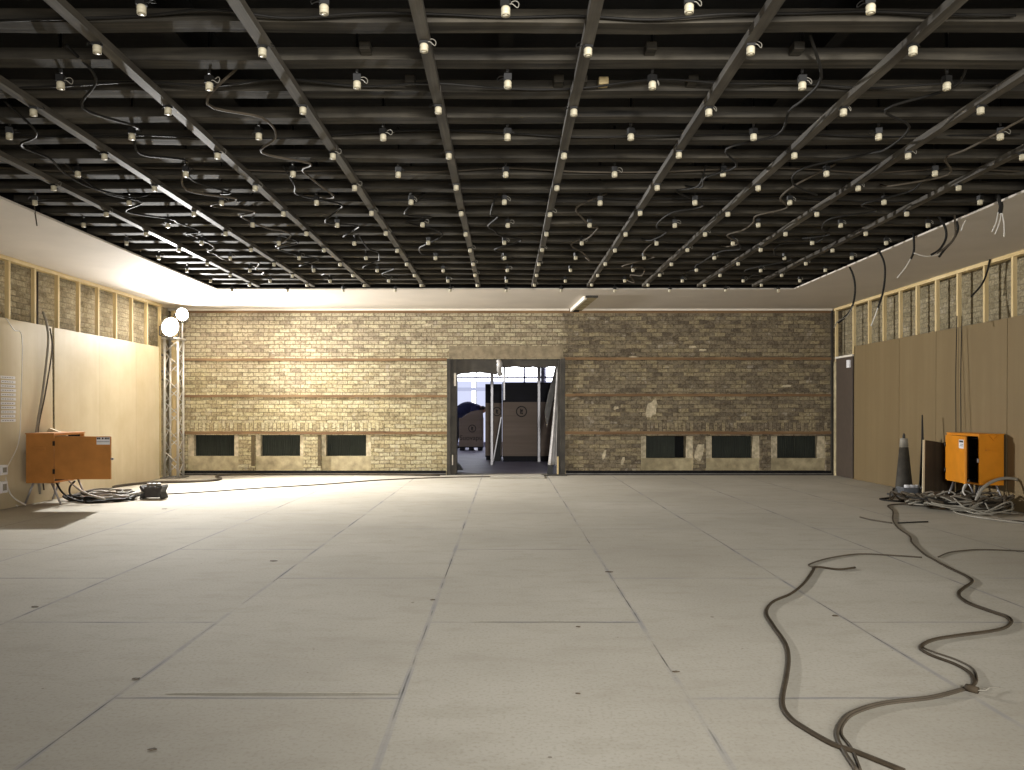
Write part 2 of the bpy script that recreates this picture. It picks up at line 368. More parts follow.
# soldier courses over the vents
struct('trim_%d' % n, MB().box(wx(181), wx(384), YB-.006, YB+.01, wz(431), wz(422.6)), 'soldier'); n += 1
struct('trim_%d' % n, MB().box(wx(640), wx(827), YB-.006, YB+.01, wz(431), wz(422.6)), 'soldier_brown'); n += 1
struct('trim_%d' % n, MB().box(wx(449), wx(563), YB-.005, YB+.01, wz(358.6), wz(346)), 'lintel'); n += 1
# cornice, dark gap below it
struct('trim_%d' % n, MB().box(-6.6, wx(569), YB-.06, YB, CEIL-.035, CEIL-.001), 'trim'); n += 1
struct('trim_%d' % n, MB().box(wx(582), 6.2, YB-.06, YB, CEIL-.035, CEIL-.001), 'trim'); n += 1
struct('trim_%d' % n, MB().box(-6.2, 6.2, YB-.02, YB+.005, CEIL-.08, CEIL-.035), 'rust'); n += 1
struct('trim_%d' % n, MB().box(wx(830.6), wx(832.3), YB-.05, YB, 0, CEIL-.04), 'steel_dark'); n += 1   # dark upright iron in the corner
# grey trunking along the foot of the wall
for (a, c) in ((182, 446), (566, 832)):
    nm = 'baseboard_back' if a < 400 else 'baseboard_back_right'
    bs = shell(nm)
    MB().box(wx(a), wx(c), YB-.05, YB, .005, .035).build('trunking', 'steel_grey', bs)
    MB().box(wx(a), wx(c), YB-.035, YB, .035, .085).build('cavity_strip', 'gap', bs)
    MB().box(wx(a), wx(c), YB-.075, YB-.05, 0, .022).build('pipe_strip', 'steel_dark', bs)
def patch(cx, cy, w_, h_, seed, m='whitewash'):
    global n
    rr = random.Random(seed); pts = []
    for k in range(14):
        a_ = 2*PI*k/14; q_ = rr.uniform(.6, 1.15); pts.append((wx(cx+w_*q_*math.cos(a_)+h_*.25*math.sin(a_)), YB-.004, wz(cy-h_*q_*math.sin(a_))))
    struct('trim_%d' % n, MB().poly(pts, (0, .006, 0)), m); n += 1
n = 40
for k, q in enumerate(((652, 409, 5.5, 11), (699, 452, 5, 10), (616, 408, 3, 1.8), (692, 347, 5, 1.3), (703, 350, 4, 1.2), (604, 455, 1.8, 6), (623, 461, 1.8, 5), (428, 325, 5, 1.6), (786, 386, 5, 1.3), (634, 357, 5, 1.2))): patch(*q, 60+k, 'whitewash')
# side walls (brick behind the studs)
struct('wall_left', MB().box(-6.6, -6.42, FRONT, YB, 0, CEIL), 'brick_pale')
struct('wall_right', MB().box(6.40, 6.6, FRONT, YB, 0, CEIL), 'brick_side')
struct('wall_front', MB().box(-6.6, 6.6, FRONT-.2, FRONT, 0, 3.6), 'soffit')
# ceiling: plasterboard border round a stripped field
ce = shell('ceiling')
MB().box(-6.6, OPL, FRONT, 15.6, CEIL, CEIL+.02).build('soffit_panel', 'soffit', ce)
MB().box(OPR, 6.6, FRONT, 15.6, CEIL, CEIL+.02).build('soffit_panel', 'soffit', ce)
MB().box(OPL, OPR, OPB, 15.6, CEIL, CEIL+.02).build('soffit_panel', 'soffit', ce)
MB().box(OPL-.2, OPR+.2, FRONT, OPB+.2, 3.56, 3.6).build('roof_boards', 'deck', ce)
MB().box(OPL-.2, OPL-.1, FRONT, OPB+.2, CEIL+.02, 3.56).build('side_board', 'deck', ce)
MB().box(OPR+.1, OPR+.2, FRONT, OPB+.2, CEIL+.02, 3.56).build('side_board', 'deck', ce)
MB().box(OPL-.2, OPR+.2, OPB+.1, OPB+.2, CEIL+.02, 3.56).build('side_board', 'deck', ce)
for x in (-3.7, -1.85, 0, 1.85, 3.7): MB().box(x-.04, x+.04, FRONT, OPB+.1, 3.29, 3.56).build('bearer', 'deck', ce)
# shallow box on the soffit above the doorway
t = thing('ceiling_bracket', 'pale timber casing fixed to the soffit above the doorway', 'casing', P(577, 300, 14.2))
x0, x1 = wx(570), wx(582)
MB().poly([(x0+.0, 15.18, CEIL), (x0+.1, 13.5, CEIL), (x0+.14, 13.5, CEIL), (x0+.04, 15.18, CEIL)], (0, 0, -.06)).build('side_strip', 'trim', t)
MB().poly([(x0+.04, 15.18, CEIL), (x0+.14, 13.5, CEIL), (x1+.1, 13.5, CEIL), (x1, 15.18, CEIL)], (0, 0, -.03)).build('base_panel', 'plaster', t)
MB().box(x0+.12, x1+.1, 13.46, 13.5, CEIL-.035, CEIL).build('end_block', 'steel_dark', t)
MB().box(x0+.03, x1-.06, 15.17, 15.185, CEIL-.065, CEIL).build('end_block', 'gap', t)
# ---- door opening to the room beyond
dx0, dx1, _, dz = DOOR
fr = thing('door_frame', 'dark stripped steel frame around the open doorway', 'door frame', (0, YB, 0))
MB().box(dx0, wx(450.5), YB-.03, YB+.34, 0, dz).box(wx(450.5), wx(456.6), YB+.02, YB+.30, 0, dz).build('jamb', 'steel_dark', fr)
MB().box(wx(560.5), dx1, YB-.03, YB+.34, 0, dz).box(wx(557.5), wx(560.5), YB+.04, YB+.30, 0, dz).build('jamb', 'steel_dark', fr)
def ragged(xa, xb, za, zb, amp, y0, y1, nn=14):
    pts = [(xa, y0, za), (xb, y0, za)]
    for k in range(nn, -1, -1):
        t_ = k/nn; pts.append((xa+(xb-xa)*t_, y0, zb+amp*math.sin(t_*PI)+random.uniform(-.012, .012)))
    return MB().poly(pts, (0, y1-y0, 0))
ragged(wx(456), wx(497), dz, wz(374.5), .05, YB+.04, YB+.2).build('header_panel', 'steel_dark', fr)
ragged(wx(500.5), wx(558), dz, wz(366.8), .0, YB+.04, YB+.2).build('header_panel', 'steel_dark', fr)
MB().box(wx(454), wx(456), YB+.0, YB+.02, wz(386), wz(373)).box(wx(452), wx(453), YB+.0, YB+.02, wz(465), wz(455)).build('edge_strip', 'trim', fr)
cable('torn_membrane', [P(497.5, 359.5, YB+.1), P(500, 364, YB+.02), P(499, 370, YB+.06), P(500.5, 375, YB+.12)], [.05]*19, 'fabric', 'pale torn membrane hanging from the middle of the doorway head', 'membrane')
# threshold plate
tag(MB().box(wx(491), wx(543), 14.45, 15.12, 0, .018).build('threshold_board', 'floor', None, (wx(517), 14.8, 0)), 'flat pale board laid on the floor before the doorway', 'board')
tag(MB().box(wx(541), wx(566), 15.02, 15.17, 0, .02).build('threshold_bar', 'steel_dark', None, (.9, 15.1, 0)), 'dark flat bar on the floor by the doorway curtain', 'bar')
# galvanised partition studs in the doorway
def gstud(pa, pb, w, Z, label):
    a, b = P(*pa, Z), P(*pb, Z); hw = w/2*Z/FP
    o = MB()
    d = (b-a).normalized(); s_ = Vector((d.z, 0, -d.x))
    for off in (-1, 1):
        e = s_*hw*off
        o.poly([a+e, b+e, b+e*.7, a+e*.7], (0, .05, 0))
    o.poly([a+s_*hw, b+s_*hw, b-s_*hw, a-s_*hw], (0, .006, 0))
    return tag(o.build('metal_stud', 'galv', None, b), label, 'stud')
gstud((492, 368), (491.8, 465.2), 3.2, 16.9+1.2, 'full height galvanised stud standing in the doorway nearer the bending person')
gstud((504.2, 316), (504.2, 400), 2.0, 17.2, 'short galvanised stud hanging from the doorway head')
gstud((539, 366), (539, 462), 3.4, 19.1, 'full height galvanised stud standing before the largest crate')
gstud((501.2, 417), (492.8, 463.0), 1.5, 18.7, 'thin pale bar leaning against the galvanised stud')
# hanging dust sheet
def sheet():
    b = MB(); rows, cols = 18, 10; vs = []
    for j in range(rows+1):
        t_ = j/rows; yy = 361+(465-361)*t_
        xl = 557-(557-548.0)*t_**1.3; xr = 558.6-(558.6-556)*t_
        for i in range(cols+1):
            s_ = i/cols; p = P(xl+(xr-xl)*s_, yy, YB+.10); p.y += .05*math.sin(s_*9+t_*2)+.03*math.sin(s_*17); vs.append(p)
    fs = [(j*(cols+1)+i, j*(cols+1)+i+1, (j+1)*(cols+1)+i+1, (j+1)*(cols+1)+i) for j in range(rows) for i in range(cols)]
    b.add(vs, fs, True); o = b.build('dust_sheet', 'fabric', None, P(556, 361, YB+.1))
    sd = o.modifiers.new('t', 'SOLIDIFY'); sd.thickness = .008
    return tag(o, 'pale grey dust sheet hanging down inside the doorway', 'dust sheet')
sheet()
def strip():
    pts = [P(556.5, 362, YB+.2), P(552, 380, YB+.22), P(548, 395, YB+.24), P(544.5, 412, YB+.25)]
    pr = [P(558, 362, YB+.2), P(556, 384, YB+.22), P(553, 402, YB+.24), P(547, 428, YB+.25)]
    b = MB(); b.poly(pts+pr[::-1], (0, .012, 0)); return tag(b.build('hanging_strip', 'rubber', None, pts[0]), 'dark torn strip hanging behind the pale dust sheet', 'strip')
strip()
tag(MB().poly([P(457.5, 463, 15.9), P(463, 470, 15.9), P(457.2, 470, 15.9)], (0, .25, 0)).build('wedge_block', 'black', None, F(459, 470.2)), 'small black wedge on the floor behind the doorway jamb', 'wedge')
tag(MB().box(wx(548), wx(553.5), YB+.12, YB+.3, 0, .16).box(wx(548.6), wx(552.6), YB+.15, YB+.27, .16, .2).build('rubble_tub', 'black', None, (wx(550), YB+.2, 0)), 'black tub on the floor under the hanging dust sheet', 'tub')
tag(MB().box(wx(557), wx(558.6), YB+.0, YB+.035, 0, .35).build('timber_offcut', 'stud', None, (wx(558), YB+.02, 0)), 'short timber offcut standing against the doorway jamb', 'offcut')

# ---- the room beyond
RB = 27.0
struct('floor_back', MB().box(-5, 5, 15.62, RB+.2, -.05, 0), 'floor_back')
struct('ceiling_back', MB().box(-5, 5, 15.6, RB+.2, 3.3, 3.35), 'wall_pale')
struct('wall_back_left', MB().box(-5.1, -5, 15.6, RB+.2, 0, 3.3), 'wall_pale')
struct('wall_back_right', MB().box(5, 5.1, 15.6, RB+.2, 0, 3.3), 'wall_pale')
struct('wall_far', MB().box(-5, 5, RB, RB+.2, 0, .18).box(-5, 5, RB, RB+.2, 2.95, 3.3), 'wall_pale')
wn = 7
def zpy(py, Z): return CAMH-(py-CY)/FP*Z
edges = [-5, -3.4, -1.02, .62, 1.32, 3.2, 5]
for i in range(6):
    w = shell('window_%d' % wn); wn += 1
    a, c = edges[i], edges[i+1]; zm = zpy(381, RB)
    frm = MB(); la, lc = .03, .03
    if i != 2: frm.box(a, a+.03, RB-.04, RB+.05, .18, 2.95)
    if i != 1: frm.box(c-.03, c, RB-.04, RB+.05, .18, 2.95)
    if i == 1: lc = .14
    frm.box(a, c, RB-.04, RB+.05, zpy(378.2, RB), zpy(376.6, RB)).build('window_frame', 'wall_pale', w)
    MB().box(a+.03, c-.03*(i != 1), RB+.02, RB+.03, zm, 2.95).build('pane', 'pane_clear', w)
    MB().box(a+.03, c-lc, RB+.02, RB+.03, .18, zm).build('pane', 'pane_frost', w)
    if i == 1: MB().box(c-lc, c, RB+.02, RB+.03, .18, zm).build('pane', 'pane_clear', w)
    MB().box(a, c, RB-.02, RB+.02, zpy(391, RB), zpy(387.5, RB)).build('transom', 'pane_dim', w)
tag(MB().box(P(541, 0, 21).x, P(544.2, 0, 21).x, 21, 21.1, 0, 3.3).build('column_post', 'wall_pale', None, (1, 21, 0)), 'slim pale post behind the black upper crates', 'post')
def crate(px0, px1, py0, py1, Z, depth, m, label, logo=None, pallet=True, name='packing_crate', group=None):
    a, c = P(px0, py0, Z), P(px1, py1, Z)
    t = thing(name, label, 'crate', ((a.x+c.x)/2, Z+depth/2, 0 if pallet else c.z), group)
    MB().bbox(a.x, c.x, Z, Z+depth, c.z, a.z, .01).build('box_body', m, t)
    fr_ = MB()
    for x in (a.x, c.x-.06): fr_.box(x, x+.06, Z-.012, Z, c.z, a.z)
    fr_.box(a.x+.06, c.x-.06, Z-.012, Z, a.z-.06, a.z).box(a.x+.06, c.x-.06, Z-.012, Z, c.z, c.z+.06)
    fr_.build('batten_frame', m, t)
    if pallet:
        p = MB()
        for x in (a.x+.02, (a.x+c.x)/2-.07, c.x-.16): p.box(x, x+.14, Z+.02, Z+depth-.02, 0, c.z-.03)
        p.box(a.x, c.x, Z+.0, Z+depth, c.z-.03, c.z); (p.box(a.x+.02, c.x-.02, Z+.06, Z+depth-.03, .0, c.z-.03) if name == 'packing_crate' else p); p.build('pallet', 'crate_dark', t)  # dark box closes the pallet gap in place of shade under the crate
    if logo:
        cx, cy, r = logo; q = P(cx, cy, Z-.016); r = r*Z/FP
        b = MB(); vs = []; k_ = 32
        for k in range(k_):
            an = 2*PI*k/k_
            for rr in (r, r*.8): vs.append((q.x+rr*math.cos(an), q.y, q.z+rr*math.sin(an)))
        b.add(vs, [(2*k, 2*((k+1) % k_), 2*((k+1) % k_)+1, 2*k+1) for k in range(k_)])
        def pg(pp): b.add([(q.x+u*r, q.y, q.z+v*r) for u, v in pp], [tuple(range(len(pp)))])
        pg([(-.25, -.45), (-.05, -.45), (-.05, .5), (-.25, .5)]); pg([(-.05, .3), (.25, .42), (.25, .0), (-.05, -.1)]); pg([(.02, -.5), (.3, -.5), (.2, -.15), (-.05, -.2)])
        b.build('logo', 'ink', t)
    return t
crate(502.3, 557, 402, 456, 19.3, .9, 'crate', 'largest plywood crate with a ring logo, facing the doorway', (521.5, 411.5, 5.6))
crate(502.3, 557, 382.5, 402, 19.32, .85, 'crate_dark', 'black upper crate stacked on the largest plywood crate', None, False)
crate(485.3, 501.9, 403, 455.6, 19.9, .8, 'crate', 'narrower plywood crate beside the largest one, nearer the person', (497, 411.5, 4.6))
crate(485.3, 501.9, 384, 403, 19.92, .75, 'crate_dark', 'black upper crate stacked on the narrower plywood crate', None, False)
tag(MB().poly([F(494.5, 461), F(500.5, 461), P(501.5, 420, 19.4), P(500, 420, 19.4)], (0, .02, 0)).build('leaning_sheet', 'black', None, F(497, 461)), 'black sheet leaning between the two plywood crates', 'sheet')
# pale crate with lettering, on a pallet, person bending over it
def text_mesh(txt, size, name, m, parent, loc, rz=0.0):
    cu = bpy.data.curves.new(name, 'FONT'); cu.body = txt; cu.size = size; cu.align_x = 'CENTER'; cu.extrude = .0006
    tmp = bpy.data.objects.new('tmp', cu); C.objects.link(tmp)
    dg = bpy.context.evaluated_depsgraph_get(); me = bpy.data.meshes.new_from_object(tmp.evaluated_get(dg))
    bpy.data.objects.remove(tmp)
    me.materials.clear(); me.materials.append(M[m]); me.name = name
    o = bpy.data.objects.new(name, me); C.objects.link(o); o.parent = parent
    o.location = Vector(loc)-Vector(parent['_o']); o.rotation_euler = (PI/2, 0, rz); o['_o'] = (0, 0, 0); return o
ZC = 24.6
tc = crate(459, 483, 418, 446.6, ZC, .75, 'crate', 'open plywood crate with dark lettering that the person bends over', (472.2, 428.5, 3.9), True, 'lettered_crate')
a, c = P(459, 418, ZC), P(483, 446.6, ZC)
text_mesh('Suovapu', .21, 'lettering', 'ink', tc, ((a.x+c.x)/2, ZC-.02, zpy(440, ZC)))
MB().poly([(a.x+.05, ZC+.35, a.z-.02), (c.x, ZC+.35, a.z-.02), (c.x-.02, ZC+.42, a.z+.26), (a.x+.35, ZC+.42, a.z+.2), (a.x+.12, ZC+.40, a.z+.05)], (0, .02, 0)).build('raised_flap', 'crate', tc)
# the person
def person():
    Z = 25.75
    def Q(px, py, dy=0): return P(px, py, Z)+Vector((0, dy, 0))
    V, E, R = [], [], []
    def add(p, r, par=None):
        V.append(Vector(p)); R.append(r)
        if par is not None: E.append((par, len(V)-1))
        return len(V)-1
    pel = add((-1.60, Z, .98), .19)
    w = add((-1.52, Z, 1.20), .22, pel); ch = add((-1.24, Z-.05, 1.36), .25, w); up = add((-.98, Z-.12, 1.37), .2, ch)
    nk = add((-.82, Z-.18, 1.33), .07, up); hd = add((-.74, Z-.22, 1.26), .09, nk); add((-.67, Z-.24, 1.17), .075, hd)
    hands = []
    for s_ in (-1, 1):
        hp = add((-1.62, Z+.1*s_, .93), .11, pel); kn = add((-1.56, Z+.13*s_-.03, .5), .075, hp); an = add((-1.62, Z+.13*s_, .09), .05, kn); add((-1.48, Z+.14*s_-.02, .045), .045, an)
        sh = add((-1.02, Z-.12+.2*s_, 1.36), .085, up); el = add((-1.12, Z-.25+.22*s_, 1.1), .058, sh); wr = add((-1.0, Z-.42+.16*s_, 1.0), .036, el)
        pm = add((-.95, Z-.47+.15*s_, .975), .036, wr); hands.append((pm, s_))
        for k in range(4):
            o = (k-1.5)*.02; f1 = add((-.92+.006*k, Z-.52+.15*s_+o*.6, .96+o), .010, pm); add((-.90, Z-.555+.15*s_+o*.6, .935+o), .009, f1)
        th = add((-.96, Z-.50+.15*s_, 1.01), .011, wr); add((-.93, Z-.53+.15*s_, 1.02), .009, th)
    me = bpy.data.meshes.new('person'); me.from_pydata([v-Vector((-1.5, Z, 0)) for v in V], E, []); o = bpy.data.objects.new('person', me); C.objects.link(o); o.location = (-1.5, Z, 0); o['_o'] = (-1.5, Z, 0)
    sk = o.modifiers.new('skin', 'SKIN'); sk.use_smooth_shade = True
    for i, r in enumerate(R): me.skin_vertices[0].data[i].radius = (r, r)
    me.skin_vertices[0].data[0].use_root = True
    sub = o.modifiers.new('sub', 'SUBSURF'); sub.levels = 2; sub.render_levels = 2
    # the clothes are the outer surface; skin only on head and hands
    dg = bpy.context.evaluated_depsgraph_get(); me2 = bpy.data.meshes.new_from_object(o.evaluated_get(dg))
    o.modifiers.clear(); o.data = me2; me2.materials.clear()
    for k in ('navy', 'trousers', 'skin', 'shoe'): me2.materials.append(M[k])
    for p in me2.polygons:
        c_ = p.center; x, z = c_.x-1.5, c_.z
        p.material_index = 3 if z < .11 else 1 if z < 1.0 and x < -1.35 else 2 if (x > -.82 and z > 1.02) or (x > -1.0 and z < 1.03) else 0
        p.use_smooth = True
    tag(o, 'person in a dark navy jacket bending over the lettered crate', 'person')
    # hair cap, ears and nose
    hp_ = Vector((-.735, Z-.22, 1.265)); d = (Vector((-.67, Z-.24, 1.17))-hp_).normalized(); q = d.to_track_quat('Z', 'Y').to_matrix()
    MB().lathe([(.02, -.118), (.075, -.10), (.106, -.05), (.11, .0), (.10, .03)], hp_, 16, q).build('hair', 'hair', o)
    return o
person()

# ================================================================ ceiling field
for k in range(24):
    y = 12.58-.4425*k
    b = MB(); sg = 12; z0 = 3.22
    xs = [OPL-.09+(OPR-OPL+.18)*i/sg for i in range(sg+1)]
    vs = []
    for x in xs:
        dy, dzz, h = random.uniform(-.008, .008), random.uniform(-.006, .006), .07
        for (yy, zz) in ((-.06, 0), (.06, 0), (.06, h), (-.06, h)): vs.append((x, y+yy+dy, z0+zz+dzz if zz == 0 else z0+zz))
    fs = [(0, 1, 2, 3), tuple(sg*4+i for i in (3, 2, 1, 0))]
    for i in range(sg):
        for j in range(4): fs.append((i*4+j, i*4+(j+1) % 4, (i+1)*4+(j+1) % 4, (i+1)*4+j))
    b.add(vs, fs)
    tag(b.build('ceiling_joist', 'joist', None, (0, y, z0)), '%s rough dark joist across the stripped ceiling, counting from the brick wall' % ORD[k], 'joist', 'dark joists across the stripped ceiling')
BX = [.434*(2*k-9) for k in range(10)]
for k, x in enumerate(BX):
    b = MB(); sg = 10
    for i in range(sg):
        ya, yb = 1.6+(12.6-1.6)*i/sg, 1.6+(12.6-1.6)*(i+1)/sg
        dx = random.uniform(-.003, .003)
        b.box(x-.031+dx, x+.031+dx, ya, yb, 3.176, 3.219)
    tag(b.build('ceiling_batten', 'batten', None, (x, 7, 3.176)), '%s long ceiling batten carrying lamp sockets, counting from the floodlight side' % ORD[k], 'batten', 'long ceiling battens')
# lamp sockets: one on-batten prototype, one hanging prototype, three wire shapes
def socket_parts(hang, var):
    rt = bpy.data.objects.new('lamp_socket', None); rt.empty_display_size = .05; C.objects.link(rt); rt['_o'] = (0, 0, 0)
    bd = MB().lathe([(.016, -.004), (.0215, -.007), (.0225, .010), (.0215, .012), (.0215, .015), (.0225, .017), (.0225, .028), (.018, .036)], seg=14)
    bd.lathe([(.013, -.0045), (.013, -.0075)], seg=10); bd.build('socket_body', 'ceramic', rt)
    if hang:
        MB().box(-.022, .022, -.018, .018, .036, .075).tube([(0, 0, .09), (0, .0, .40)], .009, 6).build('hanger', 'black', rt)
    else:
        MB().box(-.022, .022, -.02, .02, .034, .047).build('bracket', 'black', rt)
    sgn = 1 if var % 2 == 0 else -1
    pts = [(0, 0, .036), (.03*sgn, -.005, .045), (.055*sgn, .01, .03+.01*var), (.06*sgn, .02, .055), (.04*sgn, .03, .075), (.01*sgn, .035, .07)]
    MB().tube(smooth(pts, 4), 0.0026, 5).build('wire_loop', 'cable_grey' if var < 1 else 'cable', rt)
    return rt
protos = {(h, v): socket_parts(h, v) for h in (0, 1) for v in range(3)}
used = set()
def place_socket(h, loc, label, rz):
    v = random.randrange(3); pr = protos[(h, v)]
    if (h, v) not in used: used.add((h, v)); r = pr
    else:
        r = pr.copy(); C.objects.link(r)
        for ch in list(pr.children):
            c_ = ch.copy(); C.objects.link(c_); c_.parent = r
    r.location = loc; r.rotation_euler = (0, 0, rz); tag(r, label, 'lamp socket', 'lamp sockets on the ceiling battens' if not h else 'lamp sockets hanging between ceiling battens')
ROW0, PIT = 4.26, .885
for ci, x in enumerate(BX):
    for k in range(9, -1, -1):
        y = ROW0+PIT*k
        if abs(x)/y > .665 or (k == 9 and False): continue
        place_socket(0, (x+random.uniform(-.006, .006), y+random.uniform(-.03, .03), 3.128), 'cream lamp socket on %s batten from the floodlight side, %s from the brick wall' % (ORD[ci], ORD[9-k]), random.uniform(-.4, .4))
OX = [BX[0]-.434]+[(BX[i]+BX[i+1])/2 for i in range(9)]+[BX[9]+.434]
for ci, x in enumerate(OX):
    for k in range(10, -1, -1):
        y = ROW0-PIT/2+PIT*k
        if abs(x)/y > .665: continue
        if k == 10: y = 12.72
        if ci == 0: where = 'between floodlight-side soffit edge and first batten'
        elif ci == 10: where = 'between tenth batten and cone-side soffit edge'
        else: where = 'between %s and %s battens from floodlight side' % (ORD[ci-1], ORD[ci])
        place_socket(1, (x+random.uniform(-.02, .02), y+random.uniform(-.02, .02), 3.121), 'cream lamp socket hanging %s, %s from brick wall' % (where, ORD[10-k]), random.uniform(-.5, .5))
# cables snaking along the stripped ceiling
for ci in range(1, 10):
    xm = OX[ci]; amount = 3 if abs(ci-5) >= 2 else 1
    for q in range(amount):
        y0, y1 = ((4.0+random.uniform(0, .8), 7.0+random.uniform(0, .6)), (6.4+random.uniform(0, .6), 9.3+random.uniform(0, .6)), (8.9+random.uniform(0, .5), 11.9+random.uniform(0, .5)))[q]
        if abs(ci-5) < 2: y0, y1 = 7.5, 10.5
        y0 = max(y0, abs(xm)/.66)
        if y1 < y0+1: continue
        pts = []; nn = int((y1-y0)/.33)+2
        for i in range(nn):
            pts.append((xm+random.choice((-1, 1))*random.uniform(.03, .2), y0+(y1-y0)*i/(nn-1), 3.17+random.uniform(-.035, .04)))
        pts[0] = (pts[0][0], pts[0][1], 3.26); pts[-1] = (pts[-1][0], pts[-1][1], 3.26)
        lb = '%s cable winding below the joists between %s and %s battens from floodlight side' % (('black', 'limp black')[0], ORD[ci-1], ORD[ci])
        if amount == 3: lb = 'black cable winding between %s and %s battens from floodlight side, %s the brick wall' % (ORD[ci-1], ORD[ci], ('farthest from', 'midway to', 'nearest')[q])
        cable('ceiling_cable', pts, .009, 'cable_dim' if (ci+q) % 3 == 0 else 'cable', lb, 'cable', 5, 6, 'cables winding along the stripped ceiling')
for k, y in enumerate((4.06, 4.92, 5.84, 6.72, 7.6)):
    x0, x1 = max(OPL+.1, -y*.64), min(OPR-.1, y*.64); pts = []
    for i in range(15): pts.append((x0+(x1-x0)*i/14, y+random.uniform(-.05, .05), 3.235+random.uniform(-.02, .02)))
    cable('cross_cable', pts, .007, 'cable_dim' if k == 3 else 'cable', 'thin dark cable running across the ceiling in the %s open joist gap seen overhead' % ORD[k], 'cable', 4, 6, 'thin cables running across the ceiling')
# loose timber blocks and clips lying in the joist gaps
for k, (px, py) in enumerate(((610, 63), (662, 24), (585, 71), (820, 24), (705, 62), (560, 76), (405, 66), (357, 30))):
    Z = FP*2.02/(411-py); x = (px-CX)/FP*Z
    yj = min((12.58-.4425*j+.221 for j in range(24)), key=lambda v: abs(v-Z))
    tag(MB().bbox(x-.03, x+.03, yj+(.07 if k else .10), yj+.171, 3.24, 3.285, .004).build('timber_noggin', 'joist' if k else 'plate', None, (x, yj, 3.225)),
        ['pale short timber block wedged between joists above the doorway line', 'short dark timber block nearest overhead, between sixth and seventh battens'][k] if k < 2 else 'dark timber block by %s joist from brick wall, near %s batten from floodlight side' % (ORD[min(range(24), key=lambda j: abs(12.58-.4425*j-yj))], ORD[min(range(10), key=lambda j: abs(BX[j]-x))]), 'timber block', 'dark timber blocks between joists' if k > 1 else None)

# ================================================================ side walls
def studs(side):
    X = XL if side < 0 else XR; s = side
    t = thing('timber_studwork', 'pale pine stud framing along the wall ' + ('beside the floodlight tower' if s < 0 else 'with the grey door'), 'stud framing', (X, 10, 0))
    yy = [10.07+.553*k for k in range(-7, 9)] if s < 0 else [15.1-.562*k for k in range(0, 16)]
    if s > 0: yy = [15.12, 14.34, 13.73, 13.20, 12.66, 12.13, 11.58, 11.03, 10.42, 9.83, 9.27, 8.7, 8.14, 7.58]
    for y in yy:
        j = random.uniform(-.008, .008)
        b = MB(); b.bbox(min(X, X+s*.052), max(X, X+s*.052), y-.02+j, y+.02+j, .05, CEIL-.05, .003); b.build('stud', 'stud', t)
    MB().bbox(min(X-s*.004, X+s*.09), max(X-s*.004, X+s*.09), yy[0]-.05 if s < 0 else yy[-1]-.05, (yy[-1] if s < 0 else yy[0])+.06, CEIL-.05, CEIL-.001, .003).build('top_plate', 'plate', t)
    MB().bbox(min(X, X+s*.09), max(X, X+s*.09), yy[0]-.05 if s < 0 else yy[-1]-.05, (yy[-1] if s < 0 else 14.3)+.06, .001, .05, .003).build('bottom_plate', 'plate', t)
studs(-1); studs(1)
def board(side, y0, y1, top, m, lean, label, bot=.006, name='wall_board', dl=0):
    X = XL if side < 0 else XR; s = side
    b = MB(); th = .014
    pts = [(X-s*(.004+lean), y0, bot), (X-s*(.004+lean+dl), y1, bot), (X-s*.004, y1, top), (X-s*.004, y0, top)]
    b.poly(pts, (-s*th, 0, 0))
    return tag(b.build(name, m, None, ((X-s*.01), (y0+y1)/2, 0)), label, 'board')
board(-1, 8.66, 9.80, 2.37, 'board_l', .0, 'hardboard sheet at the frame edge, bearing no notice, on floodlight-side wall')
board(-1, 9.84, 10.98, 2.375, 'board_l', .014, 'pale hardboard sheet with the white notice strips, beside the orange cabinet', dl=.012)
board(-1, 11.04, 12.26, 2.37, 'board_l', .012, 'pale hardboard sheet directly behind the open cabinet door')
board(-1, 12.262, 13.48, 2.372, 'board_l', .012, 'pale brightly lit hardboard sheet between cabinet and floodlight tower')
board(-1, 13.482, 14.36, 2.37, 'board_l', .012, 'narrow pale hardboard sheet next to the floodlight tower')
for (y0, y1, lb, ln) in ((12.62, 14.24, 'brown hardboard sheet next to the dark grey door', .01), (11.54, 12.61, 'brown hardboard sheet behind the sooty traffic cone', .01),
                     (10.97, 11.53, 'narrow brown hardboard sheet above the dark leaning panel', .012), (9.9, 10.96, 'brown hardboard sheet behind the open orange cabinet', .012), (8.68, 9.89, 'brown hardboard sheet past the open cabinet, farthest from the brick wall', .01)):
    board(1, y0, y1, 2.37, 'board_r', ln, lb)
# corner posts and the grey door
d = shell('door_1')
MB().bbox(XR-.03, XR, 14.3, 15.0, .01, 2.2, .004).build('door_leaf', 'door_grey', d)
MB().box(XR-.036, XR, 14.3, 15.04, 2.2, 2.235).build('door_head', 'trim', d)
MB().bbox(XR-.06, XR-.03, 14.36, 14.48, 2.0, 2.14, .004).build('door_closer', 'paper', d)
MB().bbox(XR-.02, XR+.04, 15.02, 15.14, 0, 2.15, .004).build('door_jamb', 'plaster', d)
tag(MB().bbox(wx(174.5), wx(180.5), YB-.16, YB-.04, 0, CEIL-.05, .004).build('corner_post', 'stud', None, (wx(177), YB-.1, 0)), 'pale timber post in the corner behind the floodlight tower', 'post')
tag(MB().tube([(-6.37, 10.84, .0), (-6.37, 10.84, 3.1)], .03, 10).build('conduit', 'steel_dark', None, (-6.37, 10.84, .05)), 'dark upright conduit between studs above the notice board', 'conduit')
b = MB()
for z in (2.25, 1.95, 1.8): b.tube([(-6.33, 14.5, z), (-6.33, 15.2, z)], .02, 8)
tag(b.build('pipe_bracket', 'steel_grey', None, (-6.33, 14.8, 1.8)), 'grey pipe rack on the wall behind the floodlight tower', 'pipe rack')
